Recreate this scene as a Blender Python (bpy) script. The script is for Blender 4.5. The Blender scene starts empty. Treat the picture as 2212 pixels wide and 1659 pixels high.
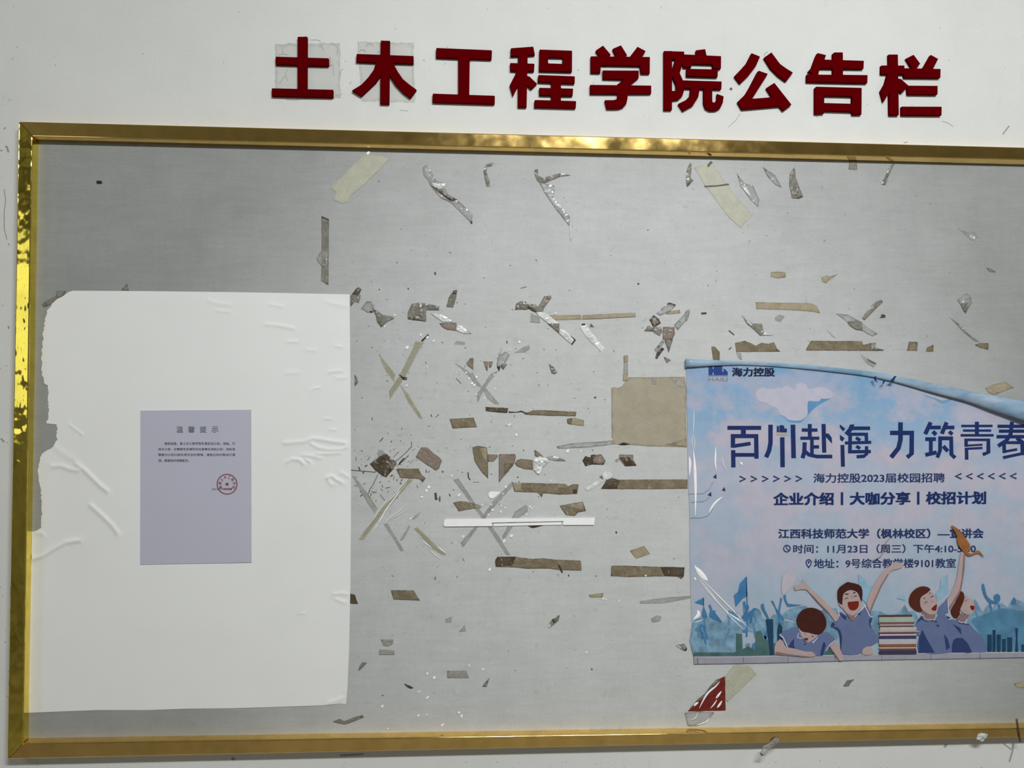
import bpy, bmesh, math, random
from mathutils import Vector, Matrix
from mathutils.geometry import tessellate_polygon, delaunay_2d_cdt
random.seed(7)
SC = bpy.context.scene
COL = SC.collection

# ---------------------------------------------------------------- camera
W_PX, H_PX, F_PX = 2212.0, 1659.0, 1700.0
def nrm(v): return Vector(v).normalized()
Xw = nrm((28136, 185.5, F_PX))                       # world +X (along the wall) seen from the camera
Zw = Vector((424.7, -80000, F_PX)); Zw = (Zw - Zw.dot(Xw) * Xw).normalized()
Yw = Zw.cross(Xw)
DIST, CAM_H = 1.5, 1.55
R_c2w = Matrix((Xw, Yw, Zw))
CAM = Vector((0, -DIST, CAM_H))
def ray(px, py): return R_c2w @ Vector((px - W_PX / 2, py - H_PX / 2, F_PX))
def P(px, py, d=0.0):
    r = ray(px, py); t = (DIST - d) / r.y
    q = CAM + r * t
    return Vector((q.x, -d, q.z))
_w = (P(542.5, 1050) - P(303.5, 1050)).length         # the small notice is an A4 sheet
DIST *= 0.210 / _w
CAM = Vector((0, -DIST, CAM_H))
cam_d = bpy.data.cameras.new('camera'); cam = bpy.data.objects.new('camera', cam_d); COL.objects.link(cam)
cam_d.sensor_width = 36; cam_d.lens = F_PX / W_PX * 36; cam_d.clip_start = 0.01
right, down, fwd = (R_c2w @ Vector(v) for v in ((1, 0, 0), (0, 1, 0), (0, 0, 1)))
m = Matrix((right, -down, -fwd)).transposed().to_4x4(); m.translation = CAM
cam.matrix_world = m
SC.camera = cam

# ---------------------------------------------------------------- light and exposure
SC.view_settings.view_transform = 'Standard'; SC.view_settings.look = 'None'
SC.view_settings.gamma = 1; SC.view_settings.use_curve_mapping = False
SC.view_settings.exposure = -0.03
world = bpy.data.worlds.new('world'); SC.world = world; world.use_nodes = True
world.node_tree.nodes['Background'].inputs[0].default_value = (0.92, 0.96, 1.0, 1)
world.node_tree.nodes['Background'].inputs[1].default_value = 0.35
def area(name, loc, rot, sx, sy, power, color):
    l = bpy.data.lights.new(name, 'AREA'); l.shape = 'RECTANGLE'; l.size = sx; l.size_y = sy
    l.energy = power; l.color = color
    o = bpy.data.objects.new(name, l); o.location = loc; o.rotation_euler = rot; COL.objects.link(o); return o
LAMPS = [(0.62, -2.15), (-3.6, -2.15), (4.4, -2.15)]
for (lx, ly), pw in zip(LAMPS, (95, 24, 34)):
    area('lamp_light', (lx, ly, 3.03), (math.radians(26), 0, 0), 1.16, 0.26, pw, (0.965, 0.983, 0.985))
area('window_light', (-3.0, -3.97, 2.035), (math.pi / 2, 0, 0), 1.2, 1.2, 4.0, (0.93, 1.0, 0.74))

# ---------------------------------------------------------------- helpers
CROPS = dict(A=(660, 300, .27125), B=(1240, 300, .43942), C=(740, 600, .21704), D=(1080, 600, .21696), E=(1480, 560, .33092),
             F=(740, 920, .19286), G=(1080, 920, .21696), H=(600, 1240, .41591), I=(0, 240, .30139), J=(0, 700, .30139), K=(0, 1159, .30139),
             R0=(570, 60, .158228), R1=(920, 80, .158228), R2=(1260, 80, .158228), R3=(1570, 90, .158228), R4=(1730, 90, .158228),
             T1=(1560, 890, .15371), T2=(1880, 890, .15009), U5=(1650, 1230, .12658), U6=(1880, 1230, .12658), V4=(1450, 1200, .24118),
             V5=(1802, 1200, .24118), V6=(1800, 1100, .18626), W=(1470, 760, .16727), X=(1840, 760, .16817), Y2=(640, 1540, .27125),
             Y3=(1240, 1540, .43942), Z4=(1480, 880, .21705), Z5=(560, 620, .28916), O=(0, 0, 1))
def px(s):
    """'A 10,20 30,40' : points read off an enlargement of the photograph, as photograph pixels"""
    out, c = [], CROPS['O']
    for t in s.split():
        if ',' in t:
            a, b = t.split(','); out.append((c[0] + float(a) * c[2], c[1] + float(b) * c[2]))
        else: c = CROPS[t]
    return out
def scale_of(s): return CROPS[s.split()[0]][2]
def ribbon(pts, w, taper=1.0):
    """polyline -> outline polygon of width w (taper<1 narrows both ends)"""
    L, R = [], []
    n = len(pts)
    for i, p in enumerate(pts):
        a = Vector(pts[max(i - 1, 0)]); b = Vector(pts[min(i + 1, n - 1)])
        t = (b - a).normalized(); nn = Vector((-t.y, t.x))
        k = w / 2
        if taper < 1: k *= taper + (1 - taper) * math.sin(math.pi * i / (n - 1))
        if 0 < i < n - 1:
            t1 = (Vector(p) - a).normalized(); t2 = (b - Vector(p)).normalized()
            k /= max(0.6, math.cos(t1.angle(t2) / 2) if t1.length and t2.length else 1)
        q = Vector(p); L.append(tuple(q + nn * k)); R.append(tuple(q - nn * k))
    return L + R[::-1]
def S(s, w, taper=1.0): return ribbon(px(s), w * scale_of(s), taper)
def smooth(pts, n=3, closed=True):
    """Catmull-Rom through the points"""
    out = []; N = len(pts)
    for i in range(N if closed else N - 1):
        g = lambda k: Vector(pts[k % N] if closed else pts[min(max(k, 0), N - 1)])
        p0, p1, p2, p3 = g(i - 1), g(i), g(i + 1), g(i + 2)
        for j in range(n):
            t = j / n
            q = 0.5 * ((2 * p1) + (p2 - p0) * t + (2 * p0 - 5 * p1 + 4 * p2 - p3) * t * t + (3 * p1 - p0 - 3 * p2 + p3) * t ** 3)
            out.append(tuple(q))
    if not closed: out.append(tuple(pts[-1]))
    return out
def link(name, me, mat, parent=None, label=None, cat=None, group=None, kind=None):
    o = bpy.data.objects.new(name, me); COL.objects.link(o)
    if mat is not None and me is not None:
        for mm in (mat if isinstance(mat, (list, tuple)) else [mat]): me.materials.append(mm)
    if parent is not None:
        o.parent = parent
        o.matrix_parent_inverse = Matrix.Translation(parent.location).inverted()
    if label: o['label'] = label
    if cat: o['category'] = cat
    if group: o['group'] = group
    if kind: o['kind'] = kind
    return o
def empty(name, loc, label=None, cat=None, group=None, parent=None):
    o = bpy.data.objects.new(name, None); COL.objects.link(o); o.location = loc; o.empty_display_size = 0.02
    if label: o['label'] = label
    if cat: o['category'] = cat
    if group: o['group'] = group
    return o
def finish(bm, name):
    bmesh.ops.recalc_face_normals(bm, faces=bm.faces)
    me = bpy.data.meshes.new(name); bm.to_mesh(me); bm.free(); return me
def slab_into(bm, outline, d0, d1, holes=(), mi=0):
    """solid plate: photograph outline at its front depth d1, straight back to depth d0"""
    loops = [outline] + list(holes)
    pts3 = [[P(x, y, d1) for x, y in lp] for lp in loops]
    flat = [v for lp in pts3 for v in lp]
    tris = tessellate_polygon([[Vector((v.x, v.z, 0)) for v in lp] for lp in pts3])
    F = [bm.verts.new(v) for v in flat]; B = [bm.verts.new((v.x, -d0, v.z)) for v in flat]
    for a, b, c in tris:
        try:
            bm.faces.new((F[a], F[b], F[c])).material_index = mi
            bm.faces.new((B[a], B[c], B[b])).material_index = mi
        except ValueError: pass
    k = 0
    for lp in loops:
        n = len(lp)
        for i in range(n):
            j = (i + 1) % n
            bm.faces.new((F[k + i], F[k + j], B[k + j], B[k + i])).material_index = mi
        k += n
def flat_into(bm, outline, d, holes=(), mi=0):
    loops = [outline] + list(holes)
    pts3 = [[P(x, y, d) for x, y in lp] for lp in loops]
    flat = [v for lp in pts3 for v in lp]
    F = [bm.verts.new(v) for v in flat]
    for a, b, c in tessellate_polygon([[Vector((v.x, v.z, 0)) for v in lp] for lp in pts3]):
        try:
            f = bm.faces.new((F[a], F[b], F[c])); f.material_index = mi; f.normal_update()
            if f.normal.y > 0: f.normal_flip()
        except ValueError: pass
def union_tris(parts):
    """parts: list of (outline, [holes]); their 2D union as vertices and triangles, in photograph pixels"""
    pts, edges, faces, role = [], [], [], []
    for k, (o, hs) in enumerate(parts):
        for j, lp in enumerate([o] + list(hs)):
            b = len(pts); n = len(lp); pts += [Vector(p) for p in lp]
            edges += [(b + i, b + (i + 1) % n) for i in range(n)]; faces.append(list(range(b, b + n))); role.append((k, j > 0))
    vs, es, fs, ov, oe, of = delaunay_2d_cdt(pts, edges, [], 0, 1e-4, False)
    keep = []
    for f in fs:
        if abs((vs[f[1]] - vs[f[0]]).cross(vs[f[2]] - vs[f[0]])) < 1e-6: continue
        c = sum((vs[i] for i in f), Vector((0, 0))) / len(f)
        if any(inside(c, o) and not any(inside(c, h) for h in hs) for o, hs in parts): keep.append(f)
    return vs, keep
def union_slab(parts, d0, d1):
    vs, fs = union_tris(parts); bm = bmesh.new(); F = {}
    def V(i):
        if i not in F: F[i] = bm.verts.new(P(vs[i].x, vs[i].y, d1))
        return F[i]
    for f in fs:
        try: bm.faces.new([V(i) for i in f])
        except ValueError: pass
    bmesh.ops.dissolve_limit(bm, angle_limit=0.01, verts=bm.verts, edges=bm.edges)
    front = list(bm.faces)
    r = bmesh.ops.extrude_face_region(bm, geom=front)
    nv = [v for v in r['geom'] if isinstance(v, bmesh.types.BMVert)]
    for v in nv: v.co.y = -d0
    bmesh.ops.recalc_face_normals(bm, faces=bm.faces)
    return bm
def flat_mesh(name, outlines, d, holes=()):
    if len(outlines) > 1:
        vs, fs = union_tris([(o, []) for o in outlines]); bm = bmesh.new(); VV = [bm.verts.new(P(v.x, v.y, d)) for v in vs]
        for f in fs:
            try:
                fc = bm.faces.new([VV[i] for i in f]); fc.normal_update()
                if fc.normal.y > 0: fc.normal_flip()
            except ValueError: pass
        me = bpy.data.meshes.new(name); bm.to_mesh(me); bm.free(); return me
    return flat_mesh1(name, outlines, d, holes)
def flat_mesh1(name, outlines, d, holes=()):
    bm = bmesh.new()
    for o in outlines: flat_into(bm, o, d, holes)
    me = bpy.data.meshes.new(name); bm.to_mesh(me); bm.free(); return me
def box_into(bm, x0, x1, y0, y1, z0, z1):
    v = [bm.verts.new((x, y, z)) for x in (x0, x1) for y in (y0, y1) for z in (z0, z1)]
    for f in ((0, 1, 3, 2), (4, 6, 7, 5), (0, 4, 5, 1), (2, 3, 7, 6), (0, 2, 6, 4), (1, 5, 7, 3)):
        bm.faces.new([v[i] for i in f])
def box(name, x0, x1, y0, y1, z0, z1, mat, **k):
    bm = bmesh.new(); box_into(bm, x0, x1, y0, y1, z0, z1); return link(name, finish(bm, name), mat, **k)
def inside(p, poly):
    x, y = p; c = False; n = len(poly); j = n - 1
    for i in range(n):
        xi, yi = poly[i]; xj, yj = poly[j]
        if (yi > y) != (yj > y) and x < (xj - xi) * (y - yi) / (yj - yi) + xi: c = not c
        j = i
    return c
def edge_dist(p, poly):
    best = 1e9; q = Vector(p)
    for i in range(len(poly)):
        a = Vector(poly[i]); b = Vector(poly[(i + 1) % len(poly)]); ab = b - a
        t = max(0, min(1, (q - a).dot(ab) / max(ab.length_squared, 1e-9)))
        best = min(best, (a + ab * t - q).length)
    return best
def resample(poly, step, jitter=0.0):
    out = []
    for i in range(len(poly)):
        a = Vector(poly[i]); b = Vector(poly[(i + 1) % len(poly)]); n = max(1, int(round((b - a).length / step)))
        nn = (b - a).normalized(); nn = Vector((-nn.y, nn.x))
        for k in range(n):
            q = a + (b - a) * (k / n)
            if k: q = q + nn * random.uniform(-jitter, jitter)
            out.append(tuple(q))
    return out
def skin_sheet(name, outline, d0, height, step=5.0, ring=2.2, jitter=0.3, thick=0.0002):
    """a thin creased sheet: outline + interior points, front height(p, edge distance) metres above d0; 'rim' attribute marks its border"""
    bnd = outline
    pts = [Vector(p) for p in bnd]; nb = len(pts)
    xs = [p[0] for p in bnd]; ys = [p[1] for p in bnd]
    y = min(ys) + step * 0.5; row = 0
    while y < max(ys):
        x = min(xs) + step * (0.25 + 0.5 * (row % 2))
        while x < max(xs):
            q = (x + random.uniform(-1, 1) * step * jitter, y + random.uniform(-1, 1) * step * jitter)
            if inside(q, bnd) and edge_dist(q, bnd) > ring: pts.append(Vector(q))
            x += step
        y += step * 0.87; row += 1
    edges = [(i, (i + 1) % nb) for i in range(nb)]
    vs, es, fs, ov, oe, of = delaunay_2d_cdt(pts, edges, [list(range(nb))], 1, 1e-6)
    bm = bmesh.new(); F = []; rim = []
    for k, v in enumerate(vs):
        isb = any(o < nb for o in ov[k]) if ov[k] else False
        e = 0.0 if isb else edge_dist((v.x, v.y), bnd)
        h = height((v.x, v.y), e); F.append(bm.verts.new(P(v.x, v.y, d0 + thick + h))); rim.append(1.0 if isb else 0.0)
    for f in fs:
        try: bm.faces.new([F[i] for i in f])
        except ValueError: pass
    be = [e for e in bm.edges if len(e.link_faces) == 1]
    r = bmesh.ops.extrude_edge_only(bm, edges=be)
    for v in r['geom']:
        if isinstance(v, bmesh.types.BMVert): v.co.y = -d0; rim.append(1.0)
    bmesh.ops.recalc_face_normals(bm, faces=bm.faces)
    s = sum(f.normal.y * f.calc_area() for f in bm.faces)
    if s > 0: bmesh.ops.reverse_faces(bm, faces=bm.faces)
    me = bpy.data.meshes.new(name); bm.to_mesh(me); bm.free()
    at = me.attributes.new('rim', 'FLOAT', 'POINT')
    at.data.foreach_set('value', (rim + [1.0] * len(me.vertices))[:len(me.vertices)])
    return me

# ---------------------------------------------------------------- materials
K_EXP = 0.84
def lin(h):
    h = h.lstrip('#'); o = []
    for i in (0, 2, 4):
        c = int(h[i:i + 2], 16) / 255; o.append(c / 12.92 if c <= 0.04045 else ((c + 0.055) / 1.055) ** 2.4)
    return o
def alb(h, k=None):
    k = k or K_EXP
    return tuple(min(0.92, c / k) for c in lin(h)) + (1,)
MATS = {}
def new_mat(name):
    mt = bpy.data.materials.new(name); mt.use_nodes = True
    nt = mt.node_tree; return mt, nt, nt.nodes['Principled BSDF']
def node(nt, t, **k):
    n = nt.nodes.new(t)
    for a, v in k.items(): setattr(n, a, v)
    return n
def coords(nt, scale=(1, 1, 1)):
    tc = node(nt, 'ShaderNodeTexCoord'); mp = node(nt, 'ShaderNodeMapping'); mp.inputs['Scale'].default_value = scale
    g = node(nt, 'ShaderNodeNewGeometry'); nt.links.new(g.outputs['Position'], mp.inputs[0]); return mp.outputs[0]
def noise(nt, vec, scale, detail=4, rough=0.55):
    n = node(nt, 'ShaderNodeTexNoise'); n.inputs['Scale'].default_value = scale; n.inputs['Detail'].default_value = detail
    n.inputs['Roughness'].default_value = rough; nt.links.new(vec, n.inputs['Vector']); return n.outputs['Fac']
def ramp(nt, fac, stops):
    r = node(nt, 'ShaderNodeValToRGB'); nt.links.new(fac, r.inputs[0]); e = r.color_ramp.elements
    while len(e) < len(stops): e.new(0.5)
    for i, (p, c) in enumerate(stops): e[i].position = p; e[i].color = c if len(c) == 4 else tuple(c) + (1,)
    return r.outputs[0]
def mix(nt, a, b, fac, mode='MIX'):
    n = node(nt, 'ShaderNodeMix', data_type='RGBA', blend_type=mode)
    def put(s, v):
        if isinstance(v, (tuple, list)): s.default_value = v
        elif isinstance(v, (int, float)): s.default_value = v
        else: nt.links.new(v, s)
    put(n.inputs[0], fac); put(n.inputs[6], a); put(n.inputs[7], b); return n.outputs[2]
def bump(nt, h, strength, dist=0.001):
    b = node(nt, 'ShaderNodeBump'); b.inputs['Strength'].default_value = strength; b.inputs['Distance'].default_value = dist
    nt.links.new(h, b.inputs['Height']); return b.outputs[0]
def g4(v): return (v, v, v, 1)
def plain(name, h, rough=0.6, mott=0.06, scale=60, spec=0.4, k=None, bmp=0.0, bscale=400):
    if name in MATS: return MATS[name]
    mt, nt, b = new_mat(name); v = coords(nt)
    n = noise(nt, v, scale); c = ramp(nt, n, [(0.3, g4(1 - mott)), (0.7, g4(1 + mott))])
    nt.links.new(mix(nt, alb(h, k), c, 1.0, 'MULTIPLY'), b.inputs['Base Color'])
    b.inputs['Roughness'].default_value = rough; b.inputs['Specular IOR Level'].default_value = spec
    if bmp: nt.links.new(bump(nt, noise(nt, v, bscale), bmp), b.inputs['Normal'])
    MATS[name] = mt; return mt
def tape(name, h, h2, rim=0.45, rough=0.35, alpha=1.0, k=None, mscale=55):
    """old adhesive tape: mottled, its border darkened through the rim attribute"""
    mt, nt, b = new_mat(name); v = coords(nt)
    n = noise(nt, v, mscale, 5, 0.6)
    c = mix(nt, alb(h, k), alb(h2, k), ramp(nt, n, [(0.36, g4(0)), (0.64, g4(1))]))
    if rim > 0.35:
        nick = ramp(nt, noise(nt, coords(nt, (2.2, 1, 0.8)), 62, 4, 0.75), [(0.60, g4(0)), (0.66, g4(1))])
        c = mix(nt, c, alb('#a39c8b', k), mix(nt, g4(0), nick, 0.65))
    fine = ramp(nt, noise(nt, v, 420, 3), [(0.3, g4(0.88)), (0.7, g4(1.1))])
    c = mix(nt, c, fine, 1.0, 'MULTIPLY')
    at = node(nt, 'ShaderNodeAttribute', attribute_name='rim')
    e = ramp(nt, at.outputs['Fac'], [(0.35, g4(1)), (1.0, g4(1 - rim))])
    c = mix(nt, c, e, 1.0, 'MULTIPLY')
    nt.links.new(c, b.inputs['Base Color']); b.inputs['Roughness'].default_value = rough
    b.inputs['Specular IOR Level'].default_value = 0.35
    nt.links.new(bump(nt, noise(nt, v, 130, 3), 0.25, 0.0008), b.inputs['Normal'])
    if alpha < 1:
        ad = node(nt, 'ShaderNodeMath', operation='MULTIPLY_ADD'); ad.inputs[1].default_value = 0.55; ad.inputs[2].default_value = alpha
        ad.use_clamp = True
        nt.links.new(at.outputs['Fac'], ad.inputs[0]); nt.links.new(ad.outputs[0], b.inputs['Alpha'])
    MATS[name] = mt; return mt
T_BROWN = tape('brown_tape', '#7d7461', '#6a604c', 0.42)
T_DARK = tape('dark_brown_tape', '#574c3e', '#40372c', 0.45)
T_TAN = tape('tan_tape', '#9c927c', '#8b816b', 0.30)
T_PINK = tape('rosy_brown_tape', '#85786e', '#776a60', 0.45)
T_MASK = tape('masking_tape', '#a8a898', '#a09f90', 0.12, 0.5)
T_OLIVE = tape('olive_tape', '#97947c', '#a09e8a', 0.05, 0.4, 0.55)
T_GREY = tape('grey_cloudy_tape', '#86847b', '#6d6a61', 0.42, 0.25, 0.82)
T_CLEAR = tape('clear_tape', '#b3b5b3', '#8f908c', 0.50, 0.16, 0.34)
T_FAINT = tape('faint_tape_residue', '#8f8f88', '#a2a39f', 0.05, 0.4, 0.38)
T_WHITE = tape('whitened_tape', '#dcdedc', '#b4b6b2', 0.28, 0.22, 0.86)
T_SPECK = tape('speckled_tape', '#999995', '#8a8984', 0.36, 0.3, 0.8, mscale=150)
T_BLACK = plain('black_scrap', '#23201d', 0.4, 0.1)
M_FOAM = plain('white_foam_tape', '#fcfdfc', 0.35, 0.02)
M_CREASE_GLINT = plain('crease_glint', '#f2f5f8', 0.25, 0.04, 200)  # white colour that paints the glints on folds of clear film
M_GLINT = plain('white_glint', '#f0f2f0', 0.4, 0.05)  # plain white standing in for specular glints
M_RED_SCRAP = plain('red_paper', '#6e2420', 0.25, 0.2, 90, k=0.95, bmp=0.5, bscale=160)
M_GRIME = plain('grime', '#66635a', 0.8, 0.25, 300)
M_GRIME2 = plain('dark_grime', '#45413a', 0.8, 0.25, 300)
M_SMUDGE = tape('grey_smudge', '#8d8c86', '#7b7972', 0.0, 0.9, 0.3)

def wall_material():
    mt, nt, b = new_mat('white_wall_plaster'); v = coords(nt)
    big = ramp(nt, noise(nt, v, 1.6, 4), [(0.3, g4(0.955)), (0.7, g4(1.03))])
    mid = ramp(nt, noise(nt, v, 14, 6, 0.6), [(0.3, g4(0.975)), (0.7, g4(1.02))])
    c = mix(nt, alb('#c7c8c6'), big, 1.0, 'MULTIPLY'); c = mix(nt, c, ramp(nt, noise(nt, v, 330, 3, 0.6), [(0.3, g4(0.965)), (0.7, g4(1.03))]), 1.0, 'MULTIPLY'); c = mix(nt, c, mid, 1.0, 'MULTIPLY')
    fs = coords(nt, (1, 1, 0.25)); streak = ramp(nt, noise(nt, fs, 26, 5, 0.7), [(0.62, g4(0)), (0.78, g4(1))])
    c = mix(nt, c, alb('#a9a8a4'), mix(nt, g4(0), streak, 0.35))
    sp = ramp(nt, noise(nt, v, 95, 2, 0.4), [(0.745, g4(0)), (0.78, g4(1))])
    c = mix(nt, c, alb('#8b8984'), mix(nt, g4(0), sp, 0.6))
    nt.links.new(c, b.inputs['Base Color']); b.inputs['Roughness'].default_value = 0.75; b.inputs['Specular IOR Level'].default_value = 0.25
    nt.links.new(bump(nt, noise(nt, v, 220, 5, 0.6), 0.22, 0.0008), b.inputs['Normal']); return mt
def board_material():
    mt, nt, b = new_mat('grey_white_board'); v = coords(nt)
    # noisy blend: lightest right of the middle, darker with distance from there
    vd = node(nt, 'ShaderNodeVectorMath', operation='DISTANCE'); nt.links.new(coords(nt, (1.0, 0, 0.9)), vd.inputs[0])
    vd.inputs[1].default_value = (0.30, 0, 0.9 * 1.30)
    mr = node(nt, 'ShaderNodeMapRange'); mr.inputs[1].default_value = 0.95; mr.inputs[2].default_value = 0.1
    nt.links.new(vd.outputs['Value'], mr.inputs[0])
    n1 = noise(nt, v, 2.6, 5, 0.6)
    ad = node(nt, 'ShaderNodeMath', operation='MULTIPLY_ADD'); nt.links.new(n1, ad.inputs[0]); ad.inputs[1].default_value = 0.4
    nt.links.new(mr.outputs[0], ad.inputs[2])
    res = ramp(nt, ad.outputs[0], [(0.22, alb('#8b8d8c')), (0.66, alb('#acaeae')), (1.1, alb('#b4b6b5'))])
    mid = ramp(nt, noise(nt, v, 11, 8, 0.72), [(0.3, g4(0.93)), (0.7, g4(1.05))])
    gr = ramp(nt, noise(nt, v, 330, 3, 0.6), [(0.3, g4(0.955)), (0.7, g4(1.04))])
    sm = ramp(nt, noise(nt, coords(nt, (1, 1, 1.7)), 24, 6, 0.7), [(0.60, g4(0)), (0.74, g4(1))])
    res = mix(nt, res, alb('#8b8c88'), mix(nt, g4(0), sm, 0.4)); res = mix(nt, res, gr, 1.0, 'MULTIPLY')
    c = mix(nt, res, mid, 1.0, 'MULTIPLY')
    hs = coords(nt, (0.12, 1, 1)); h1 = ramp(nt, noise(nt, hs, 130, 4, 0.7), [(0.3, g4(0.95)), (0.7, g4(1.04))])
    c = mix(nt, c, h1, 1.0, 'MULTIPLY')
    vs = coords(nt, (1, 1, 0.1)); h2 = ramp(nt, noise(nt, vs, 110, 4, 0.7), [(0.3, g4(0.985)), (0.7, g4(1.015))])
    c = mix(nt, c, h2, 1.0, 'MULTIPLY')
    sp = ramp(nt, noise(nt, v, 120, 3, 0.5), [(0.70, g4(0)), (0.76, g4(1))])
    c = mix(nt, c, alb('#85857f'), mix(nt, g4(0), sp, 0.55))
    nt.links.new(c, b.inputs['Base Color']); b.inputs['Roughness'].default_value = 0.5; b.inputs['Specular IOR Level'].default_value = 0.25
    nt.links.new(bump(nt, noise(nt, hs, 260, 4, 0.6), 0.12, 0.0006), b.inputs['Normal']); return mt
def paper_material(name, h, mott=0.015):
    mt, nt, b = new_mat(name); v = coords(nt)
    c = mix(nt, alb(h), ramp(nt, noise(nt, v, 9, 4), [(0.3, g4(1 - mott)), (0.7, g4(1 + mott))]), 1.0, 'MULTIPLY')
    nt.links.new(c, b.inputs['Base Color']); b.inputs['Roughness'].default_value = 0.62; b.inputs['Specular IOR Level'].default_value = 0.2
    nt.links.new(bump(nt, noise(nt, v, 700, 3), 0.12, 0.0004), b.inputs['Normal']); return mt
def gold_material(name, amp, bs=26, base=(0.95, 0.655, 0.225, 1)):
    mt, nt, b = new_mat(name); v = coords(nt)
    c = mix(nt, base, ramp(nt, noise(nt, v, 30, 5, 0.6), [(0.3, g4(0.86)), (0.7, g4(1.08))]), 1.0, 'MULTIPLY')
    nt.links.new(c, b.inputs['Base Color']); b.inputs['Metallic'].default_value = 1.0
    r = ramp(nt, noise(nt, v, 18, 4), [(0.35, g4(0.05)), (0.7, g4(0.13))]); nt.links.new(r, b.inputs['Roughness'])
    n = bump(nt, noise(nt, coords(nt, (1, 1, 0.6)), bs, 1.5, 0.5), amp, 0.004)
    nt.links.new(n, b.inputs['Normal']); return mt
M_WALL = wall_material(); M_BOARD = board_material()
M_PAPER = paper_material('white_paper', '#d6d7d6'); M_NOTICE = paper_material('lilac_paper', '#aaabb9')
M_GOLD = gold_material('gold_metal', 0.025); M_GOLD_W = gold_material('gold_metal_blistered', 0.6, 44, (0.88, 0.70, 0.13, 1))

def red_acrylic():
    mt, nt, b = new_mat('red_acrylic'); v = coords(nt)
    c = mix(nt, (0.115, 0.0002, 0.001, 1), (0.078, 0.0002, 0.002, 1), noise(nt, v, 9, 3))
    nt.links.new(c, b.inputs['Base Color']); b.inputs['Roughness'].default_value = 0.6; b.inputs['Specular IOR Level'].default_value = 0.0
    return mt
M_RED = red_acrylic()

# ---------------------------------------------------------------- the setting
DB = 0.004        # board front
box('wall_back', -5.5, 5.5, 0.0, 0.15, 0.0, 3.15, M_WALL, kind='structure')
wall_back = bpy.data.objects['wall_back']
M_FLOOR = plain('floor_stone', '#847f76', 0.25, 0.1, 6, k=0.9); M_DIM = plain('far_wall_paint', '#a5a29c', 0.8, 0.05, 3, k=0.9)
M_CEIL = plain('ceiling_paint', '#b9b8b2', 0.9, 0.03, 3)
box('floor', -5.5, 5.5, -4.1, 0.15, -0.1, 0.0, M_FLOOR, kind='structure')
box('ceiling', -5.5, 5.5, -4.1, 0.15, 3.15, 3.25, M_CEIL, kind='structure')
box('wall_left', -5.65, -5.5, -4.1, 0.15, 0.0, 3.15, M_DIM, kind='structure')
box('wall_right', 5.5, 5.65, -4.1, 0.15, 0.0, 3.15, M_DIM, kind='structure')
bm = bmesh.new()                                    # front wall with its window opening
wx0, wx1, wz0, wz1 = -3.62, -2.38, 1.42, 2.65
box_into(bm, -5.5, wx0, -4.2, -4.0, 0, 3.15); box_into(bm, wx1, 5.5, -4.2, -4.0, 0, 3.15)
box_into(bm, wx0, wx1, -4.2, -4.0, 0, wz0); box_into(bm, wx0, wx1, -4.2, -4.0, wz1, 3.15)
link('wall_front', finish(bm, 'wall_front'), M_DIM, kind='structure')
bm = bmesh.new(); t = 0.05
box_into(bm, wx0, wx1, -4.12, -4.06, wz0, wz0 + t); box_into(bm, wx0, wx1, -4.12, -4.06, wz1 - t, wz1)
box_into(bm, wx0, wx0 + t, -4.12, -4.06, wz0, wz1); box_into(bm, wx1 - t, wx1, -4.12, -4.06, wz0, wz1)
box_into(bm, (wx0 + wx1) / 2 - 0.02, (wx0 + wx1) / 2 + 0.02, -4.12, -4.06, wz0, wz1)
link('window_1', finish(bm, 'window_1'), plain('window_frame_paint', '#c8c8c4'), kind='structure')
M_LAMP, nt_, b_ = new_mat('lamp_diffuser')
b_.inputs['Emission Color'].default_value = (1, 0.98, 0.94, 1); b_.inputs['Emission Strength'].default_value = 3.0
for i, (lx, ly) in enumerate(LAMPS):
    o = box('ceiling_lamp', lx - 0.62, lx + 0.62, ly - 0.16, ly + 0.16, 3.06, 3.15, plain('lamp_housing', '#d8d8d6'),
            label=['white ceiling lamp housing right above the notice board', 'white ceiling lamp housing left of the notice board near the window',
                   'white ceiling lamp housing at the right end of the corridor'][i], cat='lamp', group='ceiling lamps of the corridor')

# ---------------------------------------------------------------- notice board
board = empty('notice_board', P(1300, 1590, 0), 'wide grey-white wall notice board in a gold metal frame under red lettering', 'notice board')
XR = 2585
DF = 0.024
# corners: (outer face, inner face at DF), inner foot at the panel
def lerp(a, b, t): return (a[0] + (b[0] - a[0]) * t, a[1] + (b[1] - a[1]) * t)
def ext(a, b, x): return (x, a[1] + (b[1] - a[1]) * (x - a[0]) / (b[0] - a[0]))
TLo, TLi, TLb = (40, 262), (69.5, 295), (83, 306)
BLo, BLi, BLb = (15, 1640), (50, 1606), (62, 1594.5)
TRo, TRi, TRb = ext(TLo, (2212, 318), XR + 32), ext(TLi, (2212, 345), XR), ext(TLb, (2212, 357), XR - 12)
BRo, BRi, BRb = ext(BLo, (2212, 1593), XR + 36), ext(BLi, (2212, 1573), XR + 5), ext(BLb, (2212, 1561), XR - 8)
bm = bmesh.new(); slab_into(bm, [(TLb[0] - 4, TLb[1] - 4), (TRb[0] + 4, TRb[1] - 4), (BRb[0] + 4, BRb[1] + 4), (BLb[0] - 4, BLb[1] + 4)], 0.0002, DB)
link('board_panel', finish(bm, 'board_panel'), M_BOARD, board)
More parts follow.
